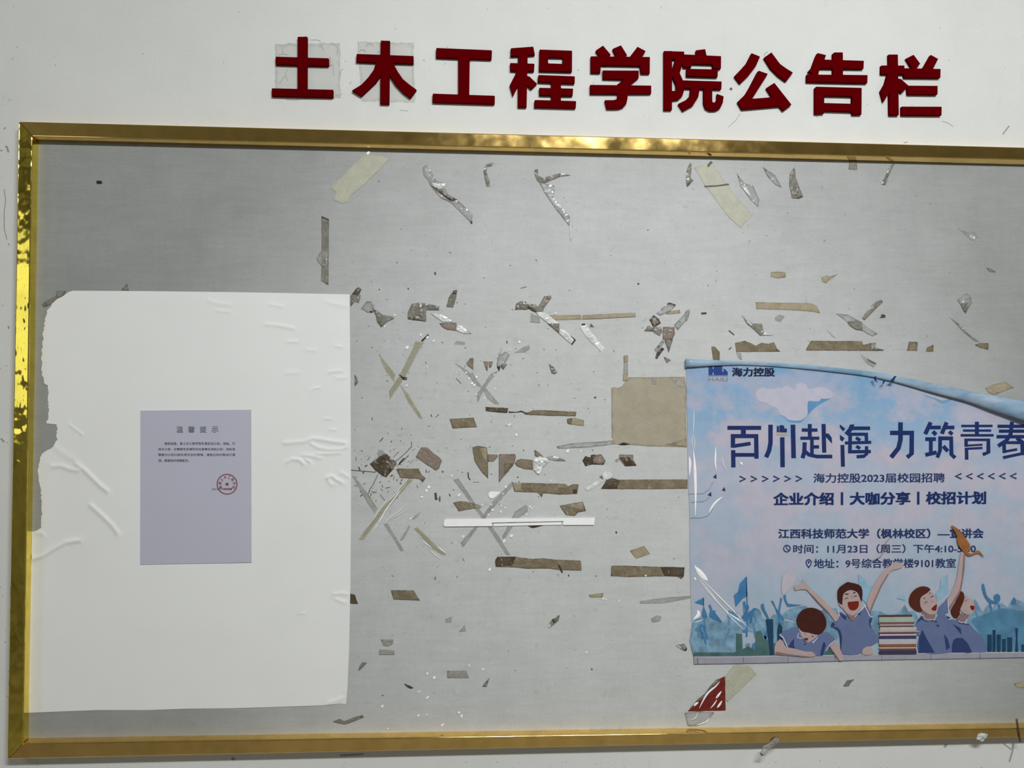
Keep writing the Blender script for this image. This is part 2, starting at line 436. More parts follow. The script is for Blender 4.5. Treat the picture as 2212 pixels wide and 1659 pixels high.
def rail(a, b, mat, n=1):
    """mitred box rail between two corners; a, b = (outer, inner, foot)"""
    bm = bmesh.new(); rings = []
    for k in range(n + 1):
        t = k / n; o_, i_, f_ = (lerp(a[q], b[q], t) for q in range(3))
        vo = P(*o_, DF); vi = P(*i_, DF); vf = P(*f_, DB)
        rings.append([bm.verts.new((vo.x, 0, vo.z)), bm.verts.new(vo), bm.verts.new(vi), bm.verts.new(vf), bm.verts.new((vf.x, 0, vf.z))])
    for r0, r1 in zip(rings, rings[1:]):
        for i in range(5):
            j = (i + 1) % 5; bm.faces.new((r0[i], r0[j], r1[j], r1[i]))
    bm.faces.new(rings[0]); bm.faces.new(rings[-1][::-1])
    me = finish(bm, 'frame_rail'); o = link('frame_rail', me, mat, board)
    bv = o.modifiers.new('bevel', 'BEVEL'); bv.width = 0.0022; bv.segments = 4; bv.limit_method = 'ANGLE'; bv.angle_limit = math.radians(40)
    for p in me.polygons: p.use_smooth = False
    return o
rail((TLo, TLi, TLb), (TRo, TRi, TRb), M_GOLD)['label'] = 'gold top rail of the frame'
rail((BLo, BLi, BLb), (BRo, BRi, BRb), M_GOLD)['label'] = 'gold bottom rail of the frame'
rail((TLo, TLi, TLb), (BLo, BLi, BLb), M_GOLD_W)['label'] = 'gold left rail with blistered film'
rail((TRo, TRi, TRb), (BRo, BRi, BRb), M_GOLD)['label'] = 'gold right rail of the frame'

# ---------------------------------------------------------------- red sign characters
LETTERS = [
 ('土', 'tu', ['R0 458,118 595,118 592,850 458,850', 'R0 158,390 885,412 885,522 158,500', 'R0 105,822 947,842 947,950 105,932'], []),
 ('木', 'mu', ['R0 1595,172 1722,176 1712,1040 1588,1036', 'R0 1265,355 2042,384 2042,490 1260,462',
   'R0 1540,440 1650,440 1600,640 1530,745 1420,850 1328,935 1200,855 1330,775 1420,680 1500,570',
   'R0 1650,440 1760,470 1830,600 1900,700 1990,775 2085,845 2000,960 1900,885 1800,780 1712,640'], []),
 ('工', 'gong', ['R1 140,146 903,178 898,305 138,278', 'R1 442,240 600,240 592,830 442,830', 'R1 92,770 943,800 940,915 90,890'], []),
 ('程', 'cheng', ['R1 1158,150 1468,128 1490,245 1160,262', 'R1 1262,180 1392,180 1376,958 1256,955', 'R1 1150,350 1484,360 1478,468 1152,458',
   'R1 1240,440 1320,440 1310,600 1250,680 1188,806 1145,655 1225,500', 'R1 1350,520 1418,537 1520,635 1440,712 1350,630',
   'R1 1552,166 1998,182 1996,474 1546,462|R1 1668,275 1870,280 1866,362 1670,355',
   'R1 1535,515 2035,534 2033,634 1528,612', 'R1 1548,688 2012,700 2005,802 1548,793', 'R1 1484,857 2053,872 2048,970 1480,955',
   'R1 1712,560 1845,560 1845,920 1712,920'], []),
 ('学', 'xue', ['R2 172,182 270,116 375,240 350,300 250,300', 'R2 403,160 515,112 598,245 570,300 470,300', 'R2 740,132 852,190 780,310 640,310 635,270',
   'R2 104,262 910,272 908,495 788,492 775,390 240,380 235,484 104,482',
   'R2 268,455 757,458 757,555 632,655 580,720 470,700 455,655 560,572 268,566', 'R2 95,652 928,662 928,770 95,770',
   'R2 465,700 605,700 605,840 590,905 545,955 480,975 322,975 296,862 420,860 462,845 470,800'], []),
 ('院', 'yuan', ['R2 1102,190 1214,190 1212,992 1102,992',
   'R2 1180,192 1378,198 1378,290 1318,492 1370,610 1380,720 1355,800 1300,850 1190,862 1190,735 1250,735 1270,715 1265,640 1212,525 1190,500 1212,460 1258,300 1180,296',
   'R2 1540,180 1665,164 1690,280 1540,280', 'R2 1360,235 1882,260 1880,430 1770,425 1765,370 1480,362 1475,412 1370,410 1345,330',
   'R2 1412,432 1838,442 1835,543 1410,530', 'R2 1350,590 1890,606 1886,710 1370,695',
   'R2 1472,660 1600,660 1570,820 1500,930 1362,1006 1300,910 1400,860 1455,800',
   'R2 1645,660 1760,660 1762,880 1780,895 1800,890 1825,850 1828,775 1918,810 1905,900 1870,970 1810,1000 1730,1002 1670,970 1645,900'], []),
 ('公', 'gong', ['R3 340,152 458,200 400,330 300,460 185,572 105,468 190,380 270,290',
   'R3 612,142 730,300 820,365 908,418 812,543 700,460 600,360 510,215',
   'R3 440,392 565,436 350,775 620,755 540,630 652,558 888,858 772,945 720,880 208,924 148,820 250,720 300,640 420,410'], []),
 ('告', 'gao', ['R3 1240,152 1358,180 1330,262 1262,400 1240,500 1185,500 1175,434 1112,406 1160,350 1215,200', 'R3 1450,160 1470,145 1588,145 1590,500 1450,500',
   'R3 1290,240 1875,258 1870,370 1262,362', 'R3 1095,445 1925,455 1922,565 1092,548',
   'R3 1222,612 1845,628 1842,995 1718,995 1710,955 1335,945 1330,980 1204,985 1204,630|R3 1335,737 1712,745 1712,845 1332,835'], []),
 ('栏', 'lan', ['R4 1200,175 1325,175 1338,1000 1213,1000', 'R4 1100,325 1415,325 1412,440 1098,438',
   'R4 1195,410 1270,410 1240,640 1130,822 1090,675 1150,570', 'R4 1310,500 1368,510 1470,600 1380,698 1310,650',
   'R4 1440,228 1540,178 1630,300 1560,385 1530,375', 'R4 1775,180 1875,235 1795,390 1700,420 1655,370 1690,330',
   'R4 1405,362 1908,372 1905,492 1414,486', 'R4 1455,600 1868,603 1866,720 1462,716', 'R4 1380,886 1922,888 1922,1004 1380,1000'], []),
]
ORD = ['first', 'second', 'third', 'fourth', 'fifth', 'sixth', 'seventh', 'eighth', 'last']
M_GLUE = plain('glue_pad', '#c9c7c0', 0.6)
for i, (ch, py_, parts, _) in enumerate(LETTERS):
    dmax = 0.0075
    bm = union_slab([(px(s.split('|')[0]), [px(h) for h in s.split('|')[1:]]) for s in parts], 0.0004, dmax)
    me = finish(bm, 'sign_letter')
    o = link('sign_letter', me, M_RED, label='thick red raised character %s, %s of the sign above the board' % (ch, ORD[i]), cat='sign letter',
             group='red characters of the sign')
    bv = o.modifiers.new('bevel', 'BEVEL'); bv.width = 0.0014; bv.segments = 2; bv.limit_method = 'ANGLE'; bv.angle_limit = math.radians(50)

# ---------------------------------------------------------------- text as flat print
TXT = {}
def text_tris(body):
    if body in TXT: return TXT[body]
    cu = bpy.data.curves.new('t', 'FONT'); cu.body = body; cu.size = 1.0; cu.resolution_u = 3; cu.fill_mode = 'FRONT'
    o = bpy.data.objects.new('t', cu); COL.objects.link(o)
    me = bpy.data.meshes.new_from_object(o.evaluated_get(bpy.context.evaluated_depsgraph_get()))
    vs = [(v.co.x, v.co.y) for v in me.vertices]; fs = [tuple(p.vertices) for p in me.polygons]
    bpy.data.objects.remove(o); bpy.data.meshes.remove(me); bpy.data.curves.remove(cu)
    TXT[body] = (vs, fs); return vs, fs
def text_into(bm, body, x0, x1, y0, y1, d, bold=0.0, slope=0.0, ang=None):
    if bold > 0:
        q = bold * (y1 - y0)
        for k, (u, v) in enumerate(((-q, -q * .6), (q, -q * .6), (-q, q * .6), (q, q * .6), (0, 0))):
            text_one(bm, body, x0 + q + u, x1 - q + u, y0 + q * .6 + v, y1 - q * .6 + v, d + k * 0.000004, slope, ang)
    else: text_one(bm, body, x0, x1, y0, y1, d, slope, ang)
def text_one(bm, body, x0, x1, y0, y1, d, slope=0.0, ang=None):
    """ink box (x0,y0)-(x1,y1) in photograph pixels on the surface at depth d; slope = pixels the right end sinks"""
    vs, fs = text_tris(body)
    if not vs: return
    ax, bx = min(v[0] for v in vs), max(v[0] for v in vs); ay, by = min(v[1] for v in vs), max(v[1] for v in vs)
    V = []
    for x, y in vs:
        u = (x - ax) / (bx - ax); w = (by - y) / (by - ay)
        qx = x0 + u * (x1 - x0); qy = y0 + w * (y1 - y0) + slope * u
        if ang is not None:
            cx, cy = (x0 + x1) / 2, (y0 + y1) / 2; c, s_ = math.cos(ang), math.sin(ang)
            qx, qy = cx + (qx - cx) * c - (qy - cy) * s_, cy + (qx - cx) * s_ + (qy - cy) * c
        V.append(bm.verts.new(P(qx, qy, d)))
    for f in fs:
        try:
            fc = bm.faces.new([V[k] for k in f]); fc.normal_update()
            if fc.normal.y > 0: fc.normal_flip()
        except ValueError: pass
def bm_mesh(bm, name):
    me = bpy.data.meshes.new(name); bm.to_mesh(me); bm.free(); return me

# ---------------------------------------------------------------- the big white sheet, with its torn left edge
sheet_px = px('O 156.7,628 330,629 500,631 640,633.5 755,636 756.5,780 757.5,909 758,1000 758,1100 757,1250 754,1406 750.5,1483 749,1500 747.6,1521 735,1520 700,1523.6 600,1527 500,1530 '
              '400,1531 316,1534 211,1534 130,1537 60,1540 62,1460 65,1340 67,1249 69,1159 70,1149 80,1146 90,1140 90,1100 89,1062 84,1040 83,1019 85,1000 89,985 97,976 111.5,968 '
              '118,960 123.5,950 124,932 123.5,917 113,916 101,914.6 104,905 105.5,896 105,865 104,832.6 99,830 95,826.6 91,800 90.4,775 92,750 94,725 93.4,722 96.4,704 '
              '98,690 101,677 106,666 113,656 125,646 138.6,637.8 148,631')
CREASES = [  # polyline, height m, half-width px
 ('J 370,1020 440,1015 500,1040 560,1050', 0.0022, 5), ('J 550,1005 600,1040 660,1100 720,1160 780,1205', 0.0026, 5),
 ('J 650,1300 700,1345 750,1390 800,1440 850,1508', 0.0024, 5), ('J 500,722 550,760 600,800', 0.0010, 3.5), ('J 390,880 470,940 540,975', 0.0012, 7),
 ('K 235,160 300,140 380,90 470,42 580,25', 0.0030, 5), ('J 245,1490 300,1500 320,1520', 0.0014, 5),
 ('Z5 190,1165 330,1155 400,1130 480,1140 560,1155 650,1165', 0.0020, 4.5), ('Z5 390,1170 440,1200 520,1215 620,1210 660,1190', 0.0016, 4),
 ('Z5 430,1245 520,1245 610,1240', 0.0014, 3.5), ('Z5 205,1310 240,1285 300,1290 340,1330', 0.0022, 4), ('Z5 330,1255 400,1262 460,1280', 0.0016, 4),
 ('Z5 350,1290 385,1310 390,1335', 0.0014, 3.5), ('Z5 505,1420 540,1410 580,1440 630,1465', 0.0020, 4), ('Z5 510,1430 530,1470 560,1480', 0.0014, 4),
 ('Z5 620,1390 670,1420', 0.0014, 4), ('Z5 50,280 130,285 200,298 265,310', 0.0014, 4), ('Z5 80,130 130,140 180,145', 0.0010, 3.5),
 ('Z5 510,110 570,125 620,138 665,140', 0.0010, 5), ('Z5 215,408 290,410', 0.0011, 3.5), ('Z5 360,470 430,472', 0.0009, 4), ('Z5 515,635 560,628 620,625', 0.0013, 3.5),
 ('Z5 580,678 630,678 665,670', 0.0011, 4), ('Z5 395,765 420,755 455,752', 0.0013, 3), ('Z5 280,800 310,760 345,710', 0.0010, 5), ('Z5 200,640 250,642 300,635', 0.0010, 5),
 ('Z5 570,360 600,320 630,280', 0.0009, 4), ('Z5 485,985 545,985', 0.0010, 3), ('Z5 525,1065 580,1068', 0.0009, 3), ('Z5 570,440 620,448', 0.0010, 3.5),
 ('H 290,105 330,100 365,105', 0.0014, 4), ('H 300,130 350,150', 0.0012, 4), ('H 130,165 110,205 145,205', 0.0009, 3), ('H 360,600 350,640 300,660 260,670', 0.0016, 5),
 ('I 1490,1355 1560,1380 1659,1390', 0.0010, 5), ('I 1550,1430 1659,1440', 0.0010, 4),
]
CR = [(px(s), h, w) for s, h, w in CREASES]
def seg_d(q, pl):
    best = 1e9
    for a, b in zip(pl, pl[1:]):
        ax, ay = a; dx, dy = b[0] - ax, b[1] - ay
        t = max(0, min(1, ((q[0] - ax) * dx + (q[1] - ay) * dy) / (dx * dx + dy * dy)))
        best = min(best, math.hypot(ax + dx * t - q[0], ay + dy * t - q[1]))
    return best
CRB = [(min(p[0] for p in pl) - 3 * w, max(p[0] for p in pl) + 3 * w, min(p[1] for p in pl) - 3 * w, max(p[1] for p in pl) + 3 * w, pl, h, w) for pl, h, w in CR]
def paper_height(q, e):
    h = 0.0005 + 0.0003 * math.sin(q[0] * 0.011 + 1.0) * math.sin(q[1] * 0.009)
    h *= min(1, 0.6 + e / 50)
    for x0, x1, y0, y1, pl, hh, w in CRB:
        if x0 < q[0] < x1 and y0 < q[1] < y1:
            dd = seg_d(q, pl); h += 0.8 * hh * math.exp(-(dd / w) ** 2)
    return h
bnd = []
for i, p in enumerate(sheet_px):
    q = sheet_px[(i + 1) % len(sheet_px)]; torn = p[0] < 128 and 640 < p[1] < 1150
    seg = resample([p, q], 4 if torn else 12)[: max(1, int(round(math.dist(p, q) / (4 if torn else 12))))]
    for k, s in enumerate(seg): bnd.append((s[0] + (random.uniform(-2.2, 1.0) if torn else 0), s[1]))
def crease_sheet():
    # interior points: coarse, refined along the creases
    pts = [Vector(p) for p in bnd]; nb = len(pts); y = 630; row = 0
    while y < 1540:
        x = 64 + (row % 2) * 6
        while x < 758:
            if inside((x, y), bnd) and edge_dist((x, y), bnd) > 4: pts.append(Vector((x, y)))
            x += 13
        y += 13; row += 1
    for x0, x1, y0, y1, pl, h, w in CRB:
        for a, b in zip(pl, pl[1:]):
            L = math.dist(a, b); n = max(2, int(L / 2.6)); tx, ty = (b[0] - a[0]) / L, (b[1] - a[1]) / L
            for k in range(n):
                for off in (-2.2, -1.5, -0.95, -0.5, 0, 0.5, 0.95, 1.5, 2.2):
                    q = (a[0] + tx * L * k / n - ty * off * w, a[1] + ty * L * k / n + tx * off * w)
                    if inside(q, bnd) and edge_dist(q, bnd) > 2: pts.append(Vector(q))
    vs, es, fs, ov, oe, of = delaunay_2d_cdt(pts, [(i, (i + 1) % nb) for i in range(nb)], [list(range(nb))], 1, 0.6)
    bm = bmesh.new(); F = []
    for k, v in enumerate(vs):
        isb = any(o < nb for o in ov[k]); e = 0 if isb else min(30, edge_dist((v.x, v.y), bnd))
        F.append(bm.verts.new(P(v.x, v.y, DB + 0.0006 + paper_height((v.x, v.y), e))))
    for f in fs:
        try: bm.faces.new([F[i] for i in f])
        except ValueError: pass
    r = bmesh.ops.extrude_edge_only(bm, edges=[e for e in bm.edges if len(e.link_faces) == 1])
    for v in r['geom']:
        if isinstance(v, bmesh.types.BMVert): v.co.y = -(DB + 0.0002)
    bmesh.ops.recalc_face_normals(bm, faces=bm.faces)
    if sum(f.normal.y * f.calc_area() for f in bm.faces) > 0: bmesh.ops.reverse_faces(bm, faces=bm.faces)
    for f in bm.faces: f.smooth = abs(f.normal.y) > 0.5
    for e in bm.edges:
        if len({g.smooth for g in e.link_faces}) == 2: e.smooth = False
    return bm_mesh(bm, 'paper_sheet')
link('paper_sheet', crease_sheet(), M_PAPER, label='large blank white paper sheet with torn left edge, wrinkled, at the board left side', cat='paper sheet')

# the small notice
DN = DB + 0.0026
note = empty('printed_notice', P(423, 1218, DB), 'small lilac-grey printed notice with red round stamp, pasted on the large white sheet', 'notice')
bm = bmesh.new(); slab_into(bm, px('O 304,887 424,886 542.5,885 542.8,1050 543,1215 430,1217 303,1219.5 303.5,1050'), DN - 0.0012, DN)
link('sheet', finish(bm, 'sheet'), M_NOTICE, note)
M_INK = plain('black_ink', '#3b3d45', 0.6, 0.05); M_INKG = plain('grey_ink', '#5c5f66', 0.6, 0.05)
dn = DN + 0.00012
bm = bmesh.new()
for k, ch in enumerate('温馨提示'):
    x = 381 + k * 25.3; text_into(bm, ch, x, x + 14.5, 921, 935, dn, 0.022)
link('printed_heading', bm_mesh(bm, 'printed_heading'), M_INKG, note)
bm = bmesh.new()
rows = [(355, 508, 955, 961.5, '请各班级，爱土木工程学院负责启动公告。张贴，行'), (342, 508, 967.5, 973.5, '政办公室，在需要各系辅导员处盖章后张贴公告；张贴者'),
        (342, 508, 979.5, 985.5, '需要为公告内容负责并及时清理，请按公告时限自行清'), (342, 409, 992, 998, '理，感谢您的理解配合。')]
for x0, x1, y0, y1, s in rows: text_into(bm, s, x0, x1, y0, y1, dn, 0.02)
link('printed_text', bm_mesh(bm, 'printed_text'), M_INK, note)
M_STAMP = plain('stamp_ink', '#743640', 0.6, 0.1, 300)
bm = bmesh.new(); cx, cy, r = 490.5, 1046, 22.5
ring = [(cx + r * math.cos(a * math.pi / 24), cy + r * math.sin(a * math.pi / 24)) for a in range(48)]
rin = [(cx + (r - 2.2) * math.cos(a * math.pi / 24), cy + (r - 2.2) * math.sin(a * math.pi / 24)) for a in range(48)]
flat_into(bm, ring, dn, [rin])
flat_into(bm, [(cx + (5.5 if k % 2 == 0 else 2.3) * math.sin(k * math.pi / 5), cy - (5.5 if k % 2 == 0 else 2.3) * math.cos(k * math.pi / 5)) for k in range(10)], dn)
for k, ch in enumerate('南昌土木工程学院'):
    a = math.radians(-115 + k * 33); x = cx + 15.5 * math.sin(a); y = cy - 15.5 * math.cos(a)
    text_into(bm, ch, x - 3.2, x + 3.2, y - 3.4, y + 3.4, dn, 0.02, ang=a)
text_into(bm, '专用章', cx - 8, cx + 11, cy + 8, cy + 13, dn, 0.03)
link('round_stamp', bm_mesh(bm, 'round_stamp'), M_STAMP, note)
bm = bmesh.new(); text_into(bm, '2023年9月', 457, 500, 1054, 1059, dn - 0.00003, 0.03)
link('printed_date', bm_mesh(bm, 'printed_date'), M_INKG, note)

# ---------------------------------------------------------------- the poster
KP = 0.84
def ink(name, h, mott=0.05, scale=70): return plain('print_' + name, h, 0.32, mott, scale, spec=0.3, k=KP)
def poster_material(roll=False):
    mt, nt, b = new_mat('poster_sky_print' + ('_roll' if roll else '')); v = coords(nt)
    sx = node(nt, 'ShaderNodeSeparateXYZ'); nt.links.new(v, sx.inputs[0])
    zt, zb = P(1800, 800).z, P(1800, 1430).z
    mr = node(nt, 'ShaderNodeMapRange'); mr.inputs[1].default_value = zt; mr.inputs[2].default_value = zb; nt.links.new(sx.outputs[2], mr.inputs[0])
    base = ramp(nt, mr.outputs[0], [(0.0, alb('#6f96b8', KP)), (0.2, alb('#86a0bb', KP)), (0.34, alb('#a0a8ba', KP)), (0.6, alb('#98a5b5', KP)), (1.0, alb('#8fa4b3', KP))])
    n = noise(nt, coords(nt, (1, 1, 1.3)), 9, 7, 0.62)
    cl = ramp(nt, n, [(0.44, g4(0)), (0.56, g4(1))])
    fade = ramp(nt, mr.outputs[0], [(0.0, g4(0.45)), (0.25, g4(1.0)), (0.5, g4(0.8)), (0.8, g4(0.35))])
    c = mix(nt, base, alb('#aca7b4', KP), mix(nt, g4(0), cl, fade) if False else mix(nt, cl, fade, 1.0, 'MULTIPLY'))
    n2 = ramp(nt, noise(nt, v, 34, 6, 0.7), [(0.35, g4(0.955)), (0.7, g4(1.05))])
    c = mix(nt, c, n2, 1.0, 'MULTIPLY')
    if roll:
        st = ramp(nt, noise(nt, coords(nt, (0.35, 1, 1)), 55, 4), [(0.35, alb('#62819a', KP)), (0.62, alb('#8ea3b2', KP)), (0.75, alb('#a9adb4', KP))]); c = mix(nt, c, st, 0.75)
    nt.links.new(c, b.inputs['Base Color']); b.inputs['Roughness'].default_value = 0.3; b.inputs['Specular IOR Level'].default_value = 0.3
    nt.links.new(bump(nt, noise(nt, v, 16, 3), 0.12, 0.002), b.inputs['Normal'])
    return mt
UP = smooth(px('O 1479,775 1587,780 1671,783.4 1754,789 1840,798 1890,804 1934,812 2008,827 2075,841 2143,854 2212,866 2318,884'), 4, False)
LO = smooth(px('O 1482.5,794 1587,789 1671,792 1754,799 1840,808.5 1882,814.5 1934,826 1991,842 2042,856 2092,869 2143,887 2176,898 2212,910.5 2318,948'), 4, False)
def at_x(pl, x):
    for a, b in zip(pl, pl[1:]):
        if a[0] <= x <= b[0]: return a[1] + (b[1] - a[1]) * (x - a[0]) / max(b[0] - a[0], 1e-6)
    return pl[-1][1] if x > pl[-1][0] else pl[0][1]
poster = empty('recruitment_poster', P(1900, 1428, DB), 'light blue poster of cheering students with curled top edge, right side of the board', 'poster')
DP = DB + 0.0016
top = [(x, at_x(LO, x) - 3) for x in range(1500, 2319, 30)]
post_px = [(1482, 783)] + top + [(2318, 1418)] + px('O 2212,1420.7 2115.5,1423 1980,1425 1860,1426.7 1740,1431 1655,1432.7 1570,1434.5 1499,1435 1496,1380 1493.4,1320 1491,1240 1490,1119 1487,1030 1485.5,967 1484,880')
bm = bmesh.new(); slab_into(bm, post_px, DB + 0.0004, DP)
link('sheet', finish(bm, 'sheet'), poster_material(), poster)
bm = bmesh.new(); rings = []; N = 16                # the curled upper edge: a widening roll of the sheet
xs = [1481 + (2318 - 1481) * k / 60 for k in range(61)]
for x in xs:
    a = P(x, at_x(UP, x), DB); b_ = P(x, at_x(LO, x), DB); wv = (a - b_).length / 2; hgt = max(0.0015, wv * 0.55)
    c = (a + b_) / 2; c.y = -(DP + hgt * 0.9)
    ax = (a - b_).normalized()
    # keep the silhouette where the photograph has it: shift towards the eye without changing the line of sight
    f = (c - CAM); t = (DIST - (DP + hgt * 0.9)) / (DIST - DB); c = CAM + (Vector(((a + b_) / 2)) - CAM) * t
    rings.append([bm.verts.new(c + ax * (wv * t * math.cos(q)) + Vector((0, -1, 0)) * (hgt * 0.9 * math.sin(q))) for q in (2 * math.pi * k / N for k in range(N))])
for r0, r1 in zip(rings, rings[1:]):
    for i in range(N):
        f = bm.faces.new((r0[i], r0[(i + 1) % N], r1[(i + 1) % N], r1[i])); f.smooth = True
bm.faces.new(rings[0]); bm.faces.new(rings[-1])
link('curled_edge', finish(bm, 'curled_edge'), poster_material(True), poster)
M_NAVY = ink('navy', '#1c2c5c', 0.08); M_NAVY_T = ink('navy_text', '#26335c')
lay = [DP + 0.00008]
def layer():
    lay[0] += 0.00005; return lay[0]
def prt(name, outlines, mat, parent=None, d=None, sm=0):
    outs = [smooth(o, sm) if sm else o for o in outlines]; d = d or layer()
    return [link(name, flat_mesh(name, [o], d), mat, parent or poster) for o in outs][0]
# claw-like dark print showing on the roll
bm = bmesh.new()
for s in ('X 275,330 315,308 312,345 318,372 342,402 300,378', 'X 478,382 520,345 548,310 578,314 550,345 536,388', 'X 388,432 402,372 436,374 410,405'):
    flat_into(bm, px(s), DP + 0.0125)
link('roll_print', bm_mesh(bm, 'roll_print'), M_NAVY, poster)
# clouds
prt('printed_cloud', [smooth(px('W 1600,640 1660,635 1780,640 1820,605 1940,600 1800,680 1700,755 1590,880 1530,918 1400,905 1350,850 1300,800 1500,700'), 3)], ink('cloud_shade', '#5888b0', 0.08))
c0 = prt('printed_cloud', [smooth(px('W 970,550 1000,490 1080,455 1100,475 1210,475 1260,460 1310,470 1350,437 1400,445 1480,490 1510,410 1600,408 1640,450 1640,475 1700,475 1800,452 '
     '1880,465 1950,510 1970,560 1920,605 1820,605 1780,640 1660,630 1640,690 1640,810 1580,870 1530,888 1400,880 1350,840 1280,800 1250,730 1170,700 1110,660 1010,630'), 3)], ink('cloud', '#adacbc', 0.04))
prt('printed_cloud', [smooth(px('X 880,515 980,545 1100,600 1200,610 1290,600 1230,650 1150,660 1080,620 960,570'), 3)], ink('cloud_shade2', '#6d90ad'))
prt('printed_cloud', [smooth(px('X 755,465 860,490 1000,540 1120,570 1250,595 1170,625 1080,600 990,570 850,520 780,505'), 3)], ink('cloud2', '#a3a7b3', 0.04))
# company mark and name
mark = prt('company_mark', [px('W 362,185 415,175 415,218 430,218 430,175 540,168 540,258 558,258 552,215 575,225 610,258 610,300 430,300 430,265 415,265 415,300 362,300'),
      px('W 362,306 612,306 612,312 362,312')], ink('mark_blue', '#2a3f7a'))
bm = bmesh.new(); text_into(bm, 'HAILI', 1530, 1572, 815, 823.5, layer(), 0.03)
link('lettering', bm_mesh(bm, 'lettering'), ink('mark_brown', '#8a7c7a'), mark)
bm = bmesh.new(); dl = layer(); text_into(bm, '海力控股', 1581, 1674, 794, 813.5, dl, 0.05)
link('company_name', bm_mesh(bm, 'company_name'), ink('black', '#1c2740'), poster)
# slogan
SL = [S(s, w) for s, w in [
 ('T1 75,222 548,222', 56), ('T1 298,235 298,330', 70), ('T1 122,338 505,338', 56), ('T1 152,330 152,500', 60), ('T1 478,315 483,655', 60), ('T1 150,480 400,442', 50), ('T1 155,535 158,778', 60),
 ('T1 160,602 460,602', 52), ('T1 680,178 680,430 660,540 618,635', 62), ('T1 845,355 850,775', 62), ('T1 995,178 1005,648', 64),
 ('T1 1232,168 1232,360', 55), ('T1 1262,345 1262,620', 50), ('T1 1120,253 1340,253', 46), ('T1 1100,368 1365,368', 44), ('T1 1255,490 1362,490', 46), ('T1 1160,425 1155,560 1130,648', 58),
 ('T1 1150,540 1220,600 1330,625 1548,625', 50), ('T1 1425,168 1435,570', 58),
 ('T1 1690,462 1698,768', 55), ('T1 1820,228 2080,228', 50), ('T1 1780,312 2050,312', 44), ('T1 1800,310 1795,580', 52), ('T1 2025,290 2030,440', 48), ('T1 1725,435 2095,425', 42),
 ('T1 1770,558 2090,556', 46), ('T1 2030,480 2030,590 1990,622 1890,628', 46), ('T1 1880,360 1942,398', 44), ('T1 1885,480 1940,512', 44),
 ('T2 435,148 435,400 405,520 300,652', 66), ('T2 285,300 630,300', 62), ('T2 598,290 595,600 530,652', 62),
 ('T2 870,148 790,318', 60), ('T2 850,222 1015,222', 52), ('T2 900,280 948,328', 55), ('T2 1100,148 1030,312', 58), ('T2 1080,222 1210,222', 52), ('T2 1135,280 1182,322', 52),
 ('T2 792,390 945,390', 54), ('T2 872,390 872,610', 54), ('T2 792,617 955,580', 56), ('T2 1005,350 1005,550 965,655', 54), ('T2 985,378 1190,378', 54), ('T2 1165,370 1168,610 1222,660', 54), ('T2 1050,490 1118,565', 55),
 ('T2 1535,140 1535,340', 58), ('T2 1310,200 1760,200', 34), ('T2 1335,267 1740,267', 32), ('T2 1300,335 1775,335', 36), ('T2 1380,385 1380,500', 50), ('T2 1355,400 1725,400', 36),
 ('T2 1700,385 1700,580 1620,612', 50), ('T2 1360,485 1615,470', 28), ('T2 1360,530 1615,517', 32), ('T2 1385,520 1388,685', 50),
 ('T2 2040,140 2020,320 1960,410 1840,490', 56), ('T2 1832,205 2290,205', 46), ('T2 1852,275 2270,275', 46), ('T2 1818,355 2300,355', 48), ('T2 2110,370 2190,440 2300,500', 56),
 ('T2 1925,440 1930,590', 52), ('T2 1930,440 2200,440', 42), ('T2 1930,570 2115,537', 36), ('T2 1910,657 2212,592', 42), ('T2 2190,430 2195,620', 60)]]
SL += [px(s) for s in ('T1 1460,300 1500,305 1540,360 1545,445 1450,340', 'T1 1655,175 1732,235 1700,272 1655,215', 'T1 1655,320 1722,368 1690,415 1658,390',
                       'T1 1800,175 1860,175 1835,250 1770,335 1720,295 1770,235', 'T1 768,200 795,195 800,285 768,282', 'T1 805,192 840,182 870,195 875,240 885,225 910,240 910,285 805,285')]
shd = layer(); dt = layer()
slogan = link('slogan', None, None, poster); slogan.matrix_parent_inverse = Matrix.Translation(poster.location).inverted()
cuts = [1500, 1648, 1722, 1805, 1890, 1985, 2069, 2149, 2400]
for a, b in zip(cuts, cuts[1:]):
    outs = [o for o in SL if a <= sum(p[0] for p in o) / len(o) < b]
    link('printed_character', flat_mesh('printed_character', outs, dt), M_NAVY, slogan)
prt('slogan_mark', [px('T1 765,292 915,288 920,325 870,332 765,322')], ink('mark_tan', '#a39890'))
# lines of text
bm = bmesh.new(); d = layer()
text_into(bm, '海力控股2023届校园招聘', 1757, 2041, 1022.5, 1043, d, 0.022, -1)
for k in range(6):
    for sg, x0, y0, dx in ((1, 1597.5, 1034.5, 24.3), (-1, 2077, 1028.8, 23.75)):
        x = x0 + k * dx; y = y0 - k * 0.1
        link('arrow_mark', flat_mesh('arrow_mark', [ribbon([(x, y - 5.8), (x + 12.5 * sg, y), (x, y + 5.8)], 3.0)], d), M_NAVY_T, poster)
link('campus_line', bm_mesh(bm, 'campus_line'), M_NAVY_T, poster)
bm = bmesh.new(); d = layer()
text_into(bm, '企业介绍丨大咖分享丨校招计划', 1670.5, 2130.4, 1064, 1092, d, 0.045, -3)
link('programme_line', bm_mesh(bm, 'programme_line'), M_NAVY, poster)
bm = bmesh.new(); d = layer()
text_into(bm, '江西科技师范大学（枫林校区）—宣讲会', 1681, 2125, 1142, 1163.5, d, 0.036, -0.6)
text_into(bm, '时间：11月23日（周三）下午4:10-5:30', 1713.5, 2108, 1176, 1195.5, d, 0.020, -1)
text_into(bm, '地址：9号综合教学楼9101教室', 1758, 2065, 1207, 1227.5, d, 0.020, -1)
link('event_details', bm_mesh(bm, 'event_details'), M_NAVY_T, poster)
